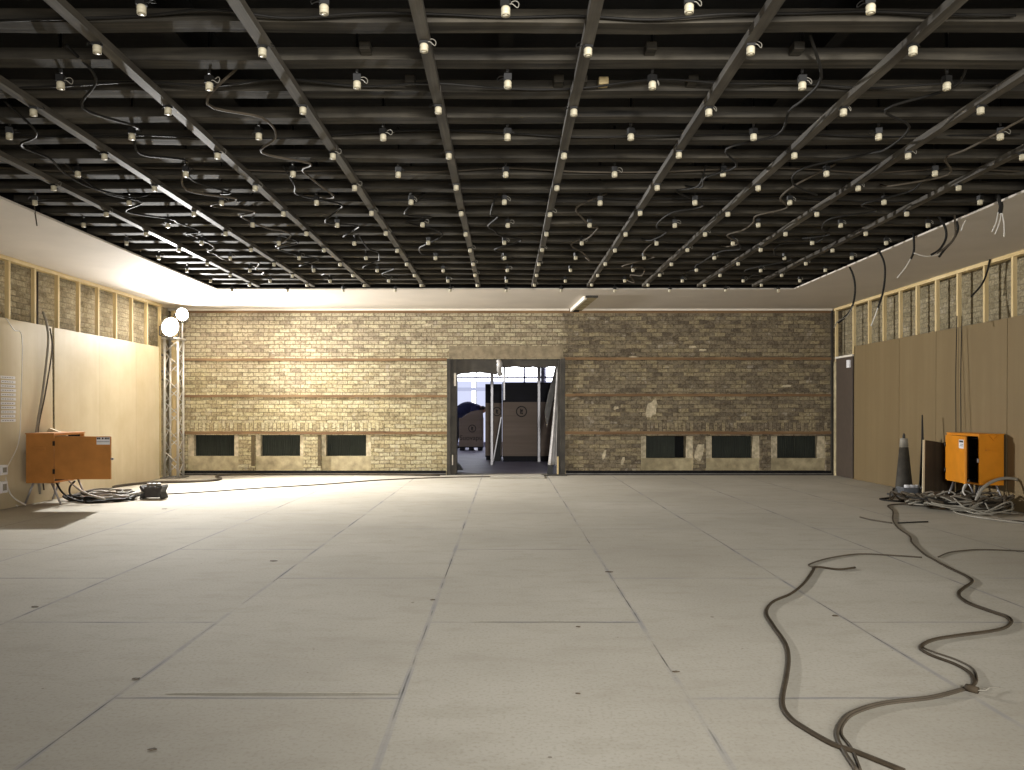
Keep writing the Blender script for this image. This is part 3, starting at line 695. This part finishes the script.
# notice strips
t = thing('notice', 'white notice of stacked paper strips on the hardboard by the orange cabinet', 'notice', (-6.2, 10.1, 1.3))
for k in range(11):
    y0, y1 = 376+k*4.3, 376+k*4.3+2.9
    lx = -6.195-.048*(k/11.0)*-1
    b = MB(); Xn = XL+.0195+.014*(1-(P(9, y0, 10.1).z)/2.375)
    b.box(Xn, Xn+.003, 9.85+random.uniform(0, .012), 10.14+random.uniform(0, .02), zpy(y1, 10.0), zpy(y0, 10.0))
    b.build('paper_strip', 'paper', t)
    bb = MB()
    for q in range(5): bb.box(Xn+.003, Xn+.0035, 9.88+q*.048, 9.91+q*.048, zpy(y1-1.1, 10.0), zpy(y0+1.3, 10.0))
    bb.build('print', 'ink', t)
# white junction boxes low on the left wall
for k, (z0, z1) in enumerate(((.44, .56), (.22, .36))):
    t = thing('socket_outlet', ['upper white socket outlet below the notice', 'lower white socket outlet below the notice'][k], 'socket outlet', (-6.17, 9.76, z0))
    MB().bbox(-6.185, -6.12, 9.70, 9.83, z0, z1, .006).build('housing', 'paper', t); MB().box(-6.12, -6.115, 9.73, 9.80, z0+.03, z1-.03).build('cover_flap', 'cable_grey', t)
def WL(px, py, X=-6.17): Z = X*FP/(px-CX); return P(px, py, Z)
cable('wall_wire', [WL(6, 318), WL(14, 330), WL(22, 338), WL(21, 400), WL(19, 440), WL(10, 462, -6.14), WL(2, 474, -6.12)], .006, 'wire', 'thin pale wire hanging down over the notice to the outlets', 'wire')
cable('wall_cable', [WL(43, 312, -6.27), WL(47, 326), WL(48, 345), WL(43, 390), WL(38, 420), WL(36, 440, -6.19), WL(38, 470, -6.19), WL(40, 494, -6.19)], .016, 'cable_grey', 'thick grey cable hanging behind the closed orange cabinet side', 'cable')
cable('wall_cable', [WL(50, 328), WL(52, 350), WL(45, 395), WL(38, 432, -6.19), WL(41, 465, -6.19), WL(44, 490, -6.19)], .010, 'cable_dim', 'dark cable hanging beside the thick grey one over the hardboard edge', 'cable')
for k, pp in enumerate((((1, 484), (4, 496), (10, 503), (18, 506)), ((0, 490), (3, 500), (8, 507), (2, 510)), ((4, 470), (8, 488), (14, 498), (26, 505)))):
    cable('floor_wire', [P(px, py, 10.15-.1*k) for px, py in pp], .009, 'wire', ['white wire dropping from the lower outlet to the floor', 'white wire curling on the floor below the outlets', 'longer white wire running from the outlets toward the cabinet legs'][k], 'wire')

# ================================================================ floodlight tower
TX, TY, TH = -6.06, 14.6, 2.52
t = thing('truss_tower', 'silver lattice truss tower carrying two bright floodlights', 'truss tower', (TX, TY, 0))
b = MB(); h = .12
for sx in (-1, 1):
    for sy in (-1, 1): MB().tube([(TX+sx*h, TY+sy*h, .02), (TX+sx*h, TY+sy*h, TH)], .022, 10).build('chord', 'alu', t)
nseg = 11
for side in range(4):
    for k in range(nseg):
        z0, z1 = .04+(TH-.06)*k/nseg, .04+(TH-.06)*(k+1)/nseg
        q = [(-h, -h), (h, -h), (h, h), (-h, h)]; a_, c_ = q[side], q[(side+1) % 4]
        if k % 2: a_, c_ = c_, a_
        b.tube([(TX+a_[0], TY+a_[1], z0), (TX+c_[0], TY+c_[1], z1)], .009, 6)
b.build('lattice_brace', 'alu', t)
MB().bbox(TX-.17, TX+.2, TY-.2, TY+.2, 0, .02, .004).build('base_plate', 'steel_grey', t)
MB().bbox(TX-.16, TX+.16, TY-.16, TY+.16, TH, TH+.03, .004).build('top_plate', 'alu', t)
MB().tube([(TX+.13, TY+.05, TH+.03), (TX+.13, TY+.05, 2.84)], .017, 8).build('mast', 'alu', t)
def flood(c, dirv, r, label):
    c = Vector(c); dirv = Vector(dirv).normalized(); q = dirv.to_track_quat('Z', 'Y').to_matrix()
    t = thing('floodlight', label, 'floodlight', c)
    MB().lathe([(r*.45, -.12), (r*.7, -.11), (r*1.0, -.03), (r*1.08, 0), (r*1.08, .02), (r*.99, .02), (r*.99, .0)], c, 24, q).build('housing', 'alu', t)
    MB().lathe([(r*.985, .002), (r*.97, .014)], c, 24, q).build('lens', 'lens', t)
    up = Vector((0, 0, 1)); sd = dirv.cross(up).normalized()
    MB().tube([c+sd*r*1.12-dirv*.02, c+sd*r*1.14-up*r*1.0-dirv*.03, c-up*r*1.28-dirv*.03, c-sd*r*1.14-up*r*1.0-dirv*.03, c-sd*r*1.12-dirv*.02], .012, 6).build('yoke', 'steel_dark', t)
    return c, dirv
F1 = flood((TX+.01, TY-.2, 2.735), (.80, -.56, -.22), .165, 'larger blazing floodlight on top of the truss tower')
F2 = flood((TX+.13, TY+.03, 2.985), (.76, -.65, -.02), .115, 'smaller blazing floodlight raised above the truss tower')
MB().bbox(TX-.05, TX+.05, TY-.22, TY-.12, TH+.005, TH+.04, .003).build('lamp_clamp', 'steel_dark', t)

# ================================================================ orange cabinets
def cab_legs(t, x0, x1, y0, y1, top, m):
    for y in (y0+.06, y1-.06):
        b = MB(); ins = .06
        b.tube([(x0-.05, y, .014), (x0+ins, y, top), ], .014, 8); b.build('leg', m, t)
        b = MB(); b.tube([(x1+.06, y, .014), (x1-ins, y, top)], .014, 8); b.build('leg', m, t)
def cabinet(x0, x1, y0, y1, z0, z1, m, label, openface, doorpts, name='power_cabinet'):
    t = thing(name, label, 'cabinet', ((x0+x1)/2, (y0+y1)/2, 0))
    th = .02; b = MB()
    b.box(x0, x1, y0, y0+th, z0, z1).box(x0, x1, y1-th, y1, z0, z1).box(x0, x1, y0+th, y1-th, z0, z0+th).box(x0, x1, y0+th, y1-th, z1-th, z1)
    if openface > 0: b.box(x0, x0+th, y0+th, y1-th, z0+th, z1-th)
    else: b.box(x1-th, x1, y0+th, y1-th, z0+th, z1-th)
    b.build('body', m, t)
    MB().bbox(x0-.008, x1+.008, y0-.008, y1+.008, z1, z1+.012, .003).build('lid', m, t)
    MB().box(*((x0+.02, x0+.04) if openface > 0 else (x1-.04, x1-.02)), y0+.02, y1-.02, z0+.02, z1-.02).box(x0+.05, x1-.05, y1-.03, y1-.02, z0+.02, z1-.02).box(x0+.05, x1-.05, y0+.02, y1-.03, z0+.02, z0+.03).build('lining', 'gap', t)
    ins = MB(); xm = x0+.04 if openface > 0 else x1-.06
    for k in range(3):
        for j in range(4): ins.bbox(xm, xm+.07, y0+.09+k*.2, y0+.23+k*.2, z0+.06+j*.135, z0+.15+j*.135, .008)
    ins.build('socket_panel', 'black', t)
    cab_legs(t, x0, x1, y0, y1, z0, 'galv')
    # grab recess and rain lip on the end face
    MB().bbox((x0+x1)/2-.075, (x0+x1)/2+.075, y0-.014, y0-.001, z1-.20, z1-.175, .005).build('handle', m, t)
    return t
# left: end face to the camera, door swung out square to the wall
lx0, lx1, ly0, ly1 = -6.15, -5.795, 10.25, 11.0
tl = cabinet(lx0, lx1, ly0, ly1, .295, .925, 'orange_old', 'weathered orange power cabinet with its door swung wide, near the notice', 1, None)
dz0, dz1 = .345, .895
dl = MB().bbox(lx1+.008, lx1+.73, ly0+.0, ly0+.024, dz0, dz1, .004).build('door', 'orange_old', tl)
b = MB()
for z in (dz0+.10, dz1-.09): b.lathe([(.014, -.03), (.014, .03)], (lx1+.006, ly0-.012, z), 8)
b.build('hinge', 'black', dl)
MB().bbox(lx1+.725, lx1+.765, ly0+.002, ly0+.02, (dz0+dz1)/2-.03, (dz0+dz1)/2, .004).build('latch', 'galv', dl)
s_ = MB().box(lx1+.55, lx1+.72, ly0-.003, ly0-.0005, dz1-.105, dz1-.012).build('label_plate', 'paper', dl)
b = MB()
for (a_, c_) in ((.555, .578), (.582, .600), (.618, .640), (.655, .672), (.676, .694), (.700, .715)): b.box(lx1+a_, lx1+c_, ly0-.0045, ly0-.003, dz1-.038, dz1-.016)
b.box(lx1+.555, lx1+.715, ly0-.0045, ly0-.003, dz1-.072, dz1-.066); b.build('print', 'ink', dl)
tag(MB().poly([P(44, 436, 10.75), P(49, 428, 10.75), P(66, 434.5, 10.75), P(66, 436, 10.75)], (0, .05, 0)).build('board_offcut', 'board_l', None, P(52, 436, 10.75)), 'pale board offcut lying on top of the weathered orange cabinet', 'offcut')
# right: end face to the camera, long front open toward the room
rx0, rx1, ry0, ry1 = 5.855, 6.16, 9.9, 10.62
tr = cabinet(rx0, rx1, ry0, ry1, .30, .925, 'orange', 'bright orange power cabinet standing ajar beside the cable pile', -1, None)
ang = math.radians(11); hinge = Vector((rx0-.004, ry1-.01, 0))
R_ = Matrix.Translation(hinge) @ Matrix.Rotation(-ang, 4, 'Z')
dr = MB().bbox(-.022, 0, -.70, 0, .315, .905, .004, R_).build('door', 'orange', tr)
b = MB()
for z in (.44, .78): b.lathe([(.014, -.03), (.014, .03)], R_ @ Vector((-.026, -.005, z)), 8)
b.build('hinge', 'black', dr)
MB().box(-.025, -.0225, -.66, -.50, .75, .86, R_).build('label_plate', 'paper', dr)
b = MB().box(-.0262, -.025, -.645, -.515, .825, .85, R_).box(-.0262, -.025, -.645, -.54, .80, .806, R_).box(-.0262, -.025, -.645, -.53, .78, .786, R_); b.build('print', 'ink', dr)
MB().bbox(rx0-.02, rx0, ry0+.0, ry0+.03, .58, .63, .003).build('latch', 'galv', tr)
vb = MB(); cxm = (rx0+rx1)/2+.03
vb.poly([(cxm-.07, ry0-.012, .925), (cxm, ry0-.012, .845), (cxm+.07, ry0-.012, .925), (cxm+.05, ry0-.012, .925), (cxm, ry0-.012, .868), (cxm-.05, ry0-.012, .925)], (0, .011, 0)); vb.build('notch_plate', 'orange', tr)

# ================================================================ clutter by the right wall
cp = F(911, 494); cp.x = 5.62
t = thing('traffic_cone', 'sooty dark traffic cone with a pale tip, behind the grey cable splitter', 'traffic cone', (5.72, 11.5, 0))
MB().bbox(5.55, 5.89, 11.33, 11.67, 0, .03, .008).build('base', 'rubber', t)
MB().lathe([(.135, .03), (.13, .06), (.118, .1), (.06, .70)], (5.72, 11.5, 0), 20).build('cone_body', 'cone', t)
MB().lathe([(.061, .70), (.05, .82), (.045, .83)], (5.72, 11.5, 0), 20).build('sleeve', 'cable_grey', t)
MB().lathe([(.02, .83), (.018, .87), (.006, .9)], (5.72, 11.5, 0), 10).build('tip', 'rubber', t)
t = thing('plywood_offcut', 'dark plywood panel with pale edge standing between cone and orange cabinet', 'panel', (5.98, 10.9, 0))
e0, e1 = P(926.5, 491, 10.72), P(943.5, 490, 10.98)
MB().poly([(e0.x, 10.78, .01), (6.17, 11.0, .01), (6.19, 11.0, .76), (e0.x+.01, 10.78, .83)], (0, .02, 0)).build('panel_sheet', 'darkwood', t)  # shade of the backlit face is put into its colour
MB().poly([(e0.x-.022, 10.775, .01), (e0.x, 10.775, .01), (e0.x+.01, 10.775, .83), (e0.x-.012, 10.775, .83)], (0, .022, 0)).build('edge_strip', 'board_l', t)
tag(MB().poly([P(919.5, 486, 11.3), P(926, 488, 11.3), P(924, 442, 11.35), P(922.9, 415, 11.4), P(922.2, 415, 11.4), P(921.8, 445, 11.35)], (0, .02, 0)).build('splintered_batten', 'black', None, F(923, 497)), 'tall thin black splinter of wood leaning behind the cone', 'splinter')  # black strip painted in for the shade of a gap between boards
def splitter(c, w, d_, h_, m, label, hosts):
    x, y = c.x, c.y; t = thing('cable_splitter', label, 'cable splitter', (x, y, 0))
    MB().bbox(x-w*.42, x+w*.42, y-d_*.44, y+d_*.44, .02, h_*.92, .02).build('body', m, t)
    for s_ in (-1, 1):
        b = MB(); q = x+s_*w*.42
        b.poly([(q+s_*.035, y-d_/2, 0), (q-s_*.01, y-d_/2, .05), (q-s_*.01, y-d_/2, h_-.05), (q+s_*.035, y-d_/2, h_), (q+s_*.05, y-d_/2, h_-.02), (q+s_*.018, y-d_/2, h_*.5), (q+s_*.05, y-d_/2, .015)], (0, d_, 0))
        b.build('end_frame', m, t)
    for k in range(3): MB().lathe([(.035, 0), (.035, .035), (.028, .04)], (x-w*.25+k*w*.25, y, h_*.92), 12).build('plug', hosts, t)
    return t
splitter(F(154, 498.6), .26, .2, .19, 'rubber', 'black rubber cable splitter alone on the floor before the floodlight tower', 'cable_grey')
splitter(F(912, 497.5), .30, .22, .15, 'rubber_grey', 'grey rubber cable splitter at the foot of the traffic cone', 'paper')
def scribble(cx, cy, rx, ry, turns, z0=.012, drift=.12, sd=0, zj=.05):
    rnd = random.Random(sd); pts = []; a = rnd.uniform(0, 6)
    for i in range(turns*8):
        a += 2*PI/8; k = rnd.uniform(.72, 1.12)
        pts.append((cx+rx*k*math.cos(a)+rnd.uniform(-drift, drift)*.5, cy+ry*k*math.sin(a)+rnd.uniform(-drift, drift)*.4, z0+abs(math.sin(i*1.7))*zj*rnd.random()))
    return pts
# left pile below the cabinet
q = F(95, 503)
cable('coiled_cable', scribble(q.x-.1, q.y+.35, .42, .34, 4, .018, .12, 1, .06), .016, 'cable', 'thick black coiled cable under the weathered orange cabinet', 'cable')
cable('coiled_cable', scribble(q.x+.0, q.y+.4, .38, .3, 3, .05, .14, 2, .06), .014, 'cable_grey', 'grey coiled cable on top of the black coil under the weathered cabinet', 'cable')
cable('coiled_cable', scribble(q.x-.15, q.y+.5, .3, .3, 2, .08, .1, 3, .04), .012, 'cable_dim', 'thin brownish coiled cable at the top of the weathered cabinet coil', 'cable')
for k, (a_, b_, c_) in enumerate((((56, 482), (62, 492), (72, 499)), ((75, 481), (70, 487), (71, 495)), ((69, 481), (80, 490), (93, 496)))):
    cable('drop_cable', [P(*a_, 10.5), P(*b_, 10.5), P(*c_, 10.48), P(c_[0]+12, c_[1]+3, 10.45)], .013, ('cable', 'cable', 'cable_grey')[k],
          ['black cable dropping from the weathered cabinet beside its leg', 'short black cable dropping from the middle of the weathered cabinet', 'grey cable dropping from the weathered cabinet under its open door'][k])
def floor_cable(pp, r, m, label, name='floor_cable', n=6, cat='cable'):
    return cable(name, [F(px, py, r*(.78 if max(p[1] for p in pp) > 540 else 1)) for px, py in pp], r*(.78 if max(p[1] for p in pp) > 540 else 1), m, label, cat, n)
floor_cable([(70, 497), (88, 491), (118, 486), (150, 482.5), (190, 481.5), (214, 480.2), (221, 478.2), (216, 476.5), (228, 474.6), (300, 474.2), (380, 474.4), (440, 475)], .02, 'cable_dim', 'long grey cable from weathered cabinet past the tower along the brick wall')
floor_cable([(100, 497), (118, 499), (132, 496.5), (146, 493.5)], .017, 'cable', 'black cable linking the coil to the black splitter')
floor_cable([(166, 494), (210, 491.5), (260, 488), (320, 484.5), (380, 480), (440, 477.5), (505, 476.4)], .009, 'cable_dim', 'thin cable from the black splitter running out to the doorway')
floor_cable([(84, 484), (105, 490), (128, 495), (142, 499)], .006, 'wire', 'thin white wire lying between cabinet coil and black splitter', cat='wire')
# right pile
q = F(985, 512)
specs = [(-.42, .8, .2, .25, 3, .012, 'cable_dim', 'dusty cable coil between grey splitter and dark leaning panel'), (-.1, .0, .3, .3, 3, .010, 'cable_grey', 'pale grey cable loops at the pile front edge'), (-.25, .5, .3, .3, 3, .013, 'cable_grey', 'pale grey cable coil near the grey splitter in the cable pile'), (.05, .42, .45, .3, 4, .02, 'cable_dim', 'dusty brown cable coil in the middle of the cable pile'),
         (.22, .3, .42, .32, 3, .014, 'cable', 'black cable coil under the bright orange cabinet'), (.0, .25, .45, .26, 3, .012, 'cable_grey', 'grey cable coil spread before the bright orange cabinet'),
         (.1, .15, .42, .22, 2, .011, 'cable_grey', 'whitish thin cable loops over the front of the cable pile'), (.35, .1, .3, .2, 3, .018, 'cable_dim', 'thick dusty cable coil at the pile end farthest from the cone')]
for k, (ox, oy, rx, ry, tn, r, m, lb) in enumerate(specs):
    cx, cy = q.x+ox, q.y+oy
    cx = min(cx, 6.12-rx*1.15)
    cable('coiled_cable', scribble(cx, cy, rx, ry*1.35, tn+2, r+.008*k, .24, 20+k, .17), r*.85, m, lb, 'cable', 5, 7)
Zr = 9.7
cable('arched_cable', [P(976, 507, Zr), P(977, 498, Zr), P(984, 487, Zr), P(998, 479.5, Zr), P(1012, 478.5, Zr), P(1026, 483, Zr), P(1038, 494, Zr), P(1040, 508, Zr)], .019, 'cable_grey', 'thick grey cable arching up in front of the bright orange cabinet')
cable('arched_cable', [P(958, 508, 10.1), P(960, 496, 10.1), P(966, 486, 10.15), P(969, 480, 10.2)], .012, 'cable_grey', 'grey cable rising from the pile into the open cabinet door')
cable('arched_cable', [P(966, 482, 10.1), P(963, 492, 10.05), P(972, 501, 9.95), P(978, 508, 9.85)], .009, 'wire', 'thin whitish cable bending down below the open cabinet door')
cable('drop_cable', [P(976, 478, 10.3), P(976.5, 490, 10.28), P(973, 500, 10.25), P(962, 505, 10.2)], .017, 'cable', 'thick black cable hanging from the open cabinet into the pile')
for k, (a_, c_) in enumerate(((984, 992), (992, 1000), (1000, 1003), (1006, 1008))):
    cable('drop_cable', [P(a_, 483, 10.45), P((a_+c_)/2, 492, 10.43), P(c_, 503, 10.4)], .010, 'cable', 'black cable hanging below bright cabinet end, %s from the door side' % ORD[k])
floor_cable([(925, 497), (935, 500), (946, 503), (955, 512), (965, 515), (990, 519), (1030, 524)], .012, 'cable_grey', 'grey cable leaving the pile front along the floor to the picture edge')
floor_cable([(922, 487.5), (932, 490), (941, 492.5), (945, 497)], .010, 'wire', 'pale cable running from the cone past the dark leaning panel')
floor_cable([(897, 493), (893, 490), (896, 488), (900, 490), (892, 497), (880, 499), (895, 501), (915, 501.5)], .012, 'cable', 'black cable curling round the end of the grey splitter')
floor_cable([(850, 476.8), (862, 479), (872, 481.4), (880, 482), (887, 484)], .022, 'cable_dim', 'dark cable run along the foot of the brown hardboard by the door')
floor_cable([(1012, 521), (1024, 522), (1036, 526)], .01, 'cable', 'black cable tail poking out at the pile front edge')
# long floor cables
for off, m, lb in ((0, 'cable_brown', 'heavy dark cable looping over the near floor, inner strand of the pair'), (1, 'cable_dim', 'heavy dusty cable looping over the near floor, outer strand of the pair')):
    pp = [(903, 771), (853.5, 751.5), (832.5, 744.5), (805.7, 729.6), (789, 717.7), (781.8, 702.7), (786, 677), (787.8, 659.4), (784.8, 644.5), (772.8, 626.6), (765.4, 613), (772.8, 601.8), (790.8, 593.7), (804, 583), (813, 569.9), (818, 567), (838.5, 569.3), (855, 567.5)]
    if off: pp = [(px+1.6, py-1.0) for px, py in pp[:-3]]+[(812, 568.3)]
    floor_cable(pp, .0105 if off == 0 else .0085, m, lb)
floor_cable([(818, 567), (811, 566.5), (810, 564), (829.6, 558), (859.4, 554), (895, 555.5), (922, 557.3)], .008, 'cable_dim', 'thin brownish cable from the heavy pair over to the snaking cable')
floor_cable([(938, 557), (949, 552.5), (965, 550.4), (985, 549.5), (1030, 551.4)], .007, 'cable_dim', 'thin pale brown cable running from the snaking cable toward the wall')
snake = [(921, 504), (900, 504), (888, 505.6), (892.8, 511), (892.8, 520), (898.4, 528), (909.6, 536), (912, 542.5), (924, 553.7), (933, 559), (949, 568), (965.4, 575.8), (971.4, 581.8), (964, 587), (958, 593.7), (967, 602.7), (990.8, 611.7), (1005.8, 617), (1010, 623.6), (996.8, 629.6), (955, 635.5), (931, 640), (920.6, 647.5), (931, 655), (955, 664), (970, 673), (974.4, 681.8), (971, 688)]
floor_cable(snake, .0095, 'cable_brown', 'dark cable snaking from the pile to the taped connector')
floor_cable([(935, 560), (950, 567.6), (967, 575.8), (973, 581.8), (960, 593), (968, 601.5), (992, 610.5), (1008, 616), (1012, 623), (998, 630.6), (955, 636.8), (934, 640.6), (923, 646.5), (934, 652), (957, 660), (973, 669), (977, 680), (973, 687)], .0065, 'cable_dim', 'thin dusty cable snaking alongside the dark one to the connector')
b = MB(); c0 = F(966, 687, .016); c1 = F(978, 690.5, .016)
t = thing('cable_connector', 'black taped cable connector on the near floor with pale bare ends', 'connector', c0)
b.tube([c0, c0*.7+c1*.3, c1], [.015, .017, .014], 10).build('tape_wrap', 'cable_brown', t)
MB().tube(smooth([c1, F(985, 688.5, .012), F(1000, 687.2, .008)], 4), 0.0022, 6).tube(smooth([c1, F(986, 690, .02), F(990, 687, .03)], 4), 0.002, 6).build('bare_end', 'cable_grey', t)
floor_cable([(964, 688.6), (931, 696.8), (883, 702.7), (853.5, 711.7), (841.5, 722), (837, 735.6), (844.5, 752), (857, 771)], 0.010, 'cable_dim', 'brownish cable curving from the connector to the photo edge')
floor_cable([(966, 689.4), (933, 698.2), (886, 704), (857, 712.6), (845, 722), (841.5, 734), (852, 749), (861, 771)], 0.007, 'cable_dim', 'thin dusty cable running beside the brownish one from the connector')
floor_cable([(860, 517), (870, 519.5), (882, 521.5), (892, 523)], .008, 'cable_dim', 'short stray wire lying on the cone side of the snaking cable')
floor_cable([(898, 523), (912, 522.2), (928, 521.6)], .007, 'cable', 'short straight dark wire lying on the pile side of the snaking cable')
# debris
for k, (px, py, s_, lb) in enumerate(((34, 607, .045, 'brown scrap on the floor nearest the wall with the notice'), (152, 750, .03, 'brown scrap on the near floor left of the long seam'), (136, 679, .03, 'dark flake lying on the diagonal floor seam'), (165, 509, .06, 'dark crumb before the black splitter'),
                                (578, 694, .02, 'small dark crumb beyond the lifted sheet edge'), (609, 572, .05, 'dark flake on the seam in front of the doorway'), (835, 616, .04, 'dark splinter between the two long cables'), (578, 627, .025, 'small curled shaving in front of the doorway'), (330, 484, .06, 'crumb on the pale floor before the vents'), (274, 561, .05, 'dark flake at a floor seam crossing'),
                                (433, 600, .03, 'dark chip on the middle floor seam'), (676, 672, .03, 'dark chip where the connector seam crosses'))):
    s_ *= .62; c = F(px, py); b = MB(); nn = 9; pts = []
    for i in range(nn):
        a = 2*PI*i/nn; r = s_*random.uniform(.5, 1.1); pts.append((c.x+r*math.cos(a), c.y+r*.7*math.sin(a), .001))
    b.poly(pts, (0, 0, .003)); tag(b.build('floor_scrap', 'scrap', None, c), lb, 'scrap')
# lifted sheet edge with a dark gap
def lip(x0, x1, y, label, h_=.012):
    b = MB(); n_ = 16; top = []; 
    for i in range(n_+1):
        x = x0+(x1-x0)*i/n_; k = math.sin(PI*i/n_)*h_+random.uniform(0, .002)
        top.append((x, y+.001*math.sin(i), .001+k))
    vs = []; 
    for p in top: vs += [(p[0], p[1], p[2]+.001), (p[0], p[1]+.10, .0015), (p[0], p[1], p[2]), (p[0], p[1]+.10, .0005)]
    fs = []
    for i in range(n_):
        a = i*4; fs += [(a, a+4, a+5, a+1), (a+2, a+3, a+7, a+6), (a, a+2, a+6, a+4)]
    b.add(vs, fs, False); return tag(b.build('lifted_sheet_edge', 'floor', None, ((x0+x1)/2, y, 0)), label, 'floor sheet edge')
lip(F(165, 694).x, F(398, 694).x, F(165, 694).y, 'lifted hardboard sheet edge with dark gap on the near floor', .0045)
lip(F(470, 622).x, F(634, 622).x, F(470, 622).y, 'slightly lifted hardboard sheet edge in the middle column of sheets', .003)

# ================================================================ loose wires at the ceiling edge, right
Z1 = 10.8
def hang(pp, Z, r, m, label, cat='cable'):
    pts = [P(px, py, Z) for px, py in pp]
    if 'loose' in label and 'reaching' not in label: pts[0].z = max(pts[0].z, 3.22); pts[0].x = min(pts[0].x, OPR-.03)
    return cable('loose_cable', pts, r, m, label, cat, 6, 6)
hang([(846, 258), (852, 272), (855, 285), (854, 300), (850, 311), (842, 320), (838, 323)], Z1, .013, 'cable', 'loose black cable hanging from soffit edge nearest the brick wall')
hang([(853, 306), (847, 316), (838, 321), (834, 328)], Z1-.02, .006, 'cable_grey', 'pale bare wire dangling by the corner stud')
hang([(880, 249), (884, 262), (885, 275), (883, 292), (878, 308)], 9.83, .012, 'cable', 'loose black cable hanging second from brick wall at soffit edge')
hang([(878, 307), (875, 316), (871, 326)], 9.83, .006, 'wire', 'white bare end of the second hanging cable', 'wire')
hang([(918, 236), (914, 250), (911, 259)], 8.97, .012, 'cable', 'short loose cable hanging third from brick wall at soffit edge')
hang([(911, 258), (905, 268), (897, 278)], 8.97, .005, 'wire', 'white wire dropping from the short third hanging cable', 'wire')
hang([(914, 253), (923, 256), (932, 256), (940, 254)], 8.9, .005, 'wire', 'white wire strung between third cable and the hanging bundle', 'wire')
hang([(938, 219), (945, 227), (946, 238), (940, 249), (931, 255)], 8.2, .012, 'cable', 'loose black cable of the hanging bundle bending nearest brick wall')
hang([(956, 220), (958, 229), (953, 240), (945, 249), (939, 257)], 8.2, .012, 'cable', 'loose black cable of the hanging bundle reaching lowest')
hang([(958, 221), (955, 236), (946, 247), (937, 253)], 8.15, .010, 'cable_dim', 'loose brownish cable crossing in the hanging bundle')
hang([(955, 221), (962, 218), (969, 215), (964, 223), (961, 231)], 8.15, .005, 'wire', 'white bare wire sticking out atop the hanging bundle', 'wire')
t0_ = P(1002, 196, 7.45); t0_.x = OPR-.02
tb = thing('loose_cable', 'black cable tail with three white bare wires, farthest from brick wall', 'cable', t0_)
MB().tube(smooth([(t0_.x, t0_.y, 3.24), t0_, P(1001, 205, 7.45), P(1000, 213, 7.45)], 5), [.020]*16, 8).build('sheath', 'cable', tb)
for a_, c_ in (((998, 213), (992, 232)), ((1001, 214), (995, 234)), ((1002, 213), (1004, 237))):
    MB().tube(smooth([P(1000, 211, 7.45), P(*a_, 7.45), P((a_[0]+c_[0])/2+1, (a_[1]+c_[1])/2, 7.45), P(*c_, 7.45)], 4), .0045, 6).build('bare_wire', 'wire', tb)
hang([(34, 200), (35, 212), (37, 226)], 7.85, .006, 'cable_dim', 'short thin wire dangling at floodlight-side soffit edge')
for k, (xx, yy) in enumerate(((957, 962), (962, 968))):
    X = 6.15; Zk = X*FP/(xx-CX); p0 = P(xx, 316, Zk); p1 = P(xx-1 if k == 0 else xx+6, 433, Zk-.1); p1.x = 6.08
    cable('hanging_cable', [p0, (p0+p1)/2+Vector((-.01, 0, -.02)), p1], .006, 'cable', ['thin straight cord down the hardboard to the bright cabinet, door side', 'thin slanting cord down the hardboard to the bright cabinet'][k], 'cord')
cable('stud_cable', [P(990, 259, 10.25), P(987, 272, 10.3), P(982, 284, 10.35), P(971, 297, 10.4)], .012, 'cable', 'black cable tail dangling among the studs above the bright cabinet')

# ================================================================ light
def spot(name, c, d, power, col, size=176, blend=.9, r=.06):
    l = bpy.data.lights.new(name, 'SPOT'); l.energy = power; l.color = col; l.spot_size = math.radians(size); l.spot_blend = blend; l.shadow_soft_size = r
    o = bpy.data.objects.new(name, l); C.objects.link(o); o.location = c; o.rotation_euler = d.to_track_quat('-Z', 'Y').to_euler(); return o
spot('flood_lamp_light', F1[0]+F1[1]*.10, F1[1], 5200, (1, .985, .955), 138, 1.0)
spot('flood_lamp_light', F2[0]+F2[1]*.10, F2[1], 160, (1, .985, .955))
wl = Vector((0.6, -2.6, 2.75)); spot('work_light', wl, (Vector((0.6, 13.5, .6))-wl).normalized(), 3600, (1, .985, .95), 56, 1.0, .35)  # bodiless spot added behind the camera to brighten the far floor
# added fill area light in a made-up window, unseen behind the camera
w_ = shell('window_20')
fm = MB()
for x in (-1.06, .94, 2.94, 5.0): fm.box(x, x+.06, FRONT+.0, FRONT+.05, 1.04, 2.76)
fm.box(-1.06, 5.06, FRONT+.0, FRONT+.05, 1.04, 1.1).box(-1.06, 5.06, FRONT, FRONT+.05, 2.7, 2.76).build('window_frame', 'wall_pale', w_)  # made-up frame around the added fill light
l = bpy.data.lights.new('window_daylight', 'AREA'); l.energy = 560; l.shape = 'RECTANGLE'; l.size = 6; l.size_y = 1.6; l.color = (1, .985, .955)
o = bpy.data.objects.new('window_daylight', l); C.objects.link(o); o.location = (2.0, FRONT+.06, 1.9); o.rotation_euler = (PI/2, 0, 0)
w = bpy.data.worlds.new('World'); bpy.context.scene.world = w; w.use_nodes = True
w.node_tree.nodes['Background'].inputs[0].default_value = (.8, .88, 1, 1); w.node_tree.nodes['Background'].inputs[1].default_value = .3

for o in bpy.data.objects:
    if '_o' in o: del o['_o']
# ================================================================ camera
cam = bpy.data.cameras.new('camera'); cam.sensor_width = 36; cam.lens = 36*FP/1024; cam.shift_x = 6/1024; cam.shift_y = 26/1024; cam.clip_end = 100
co = bpy.data.objects.new('camera', cam); C.objects.link(co); co.location = (0, 0, CAMH); co.rotation_euler = (PI/2, 0, 0)
sc = bpy.context.scene; sc.camera = co
sc.view_settings.view_transform = 'Standard'; sc.view_settings.look = 'None'; sc.view_settings.exposure = -0.27; sc.view_settings.gamma = 1
sc.view_settings.use_curve_mapping = False
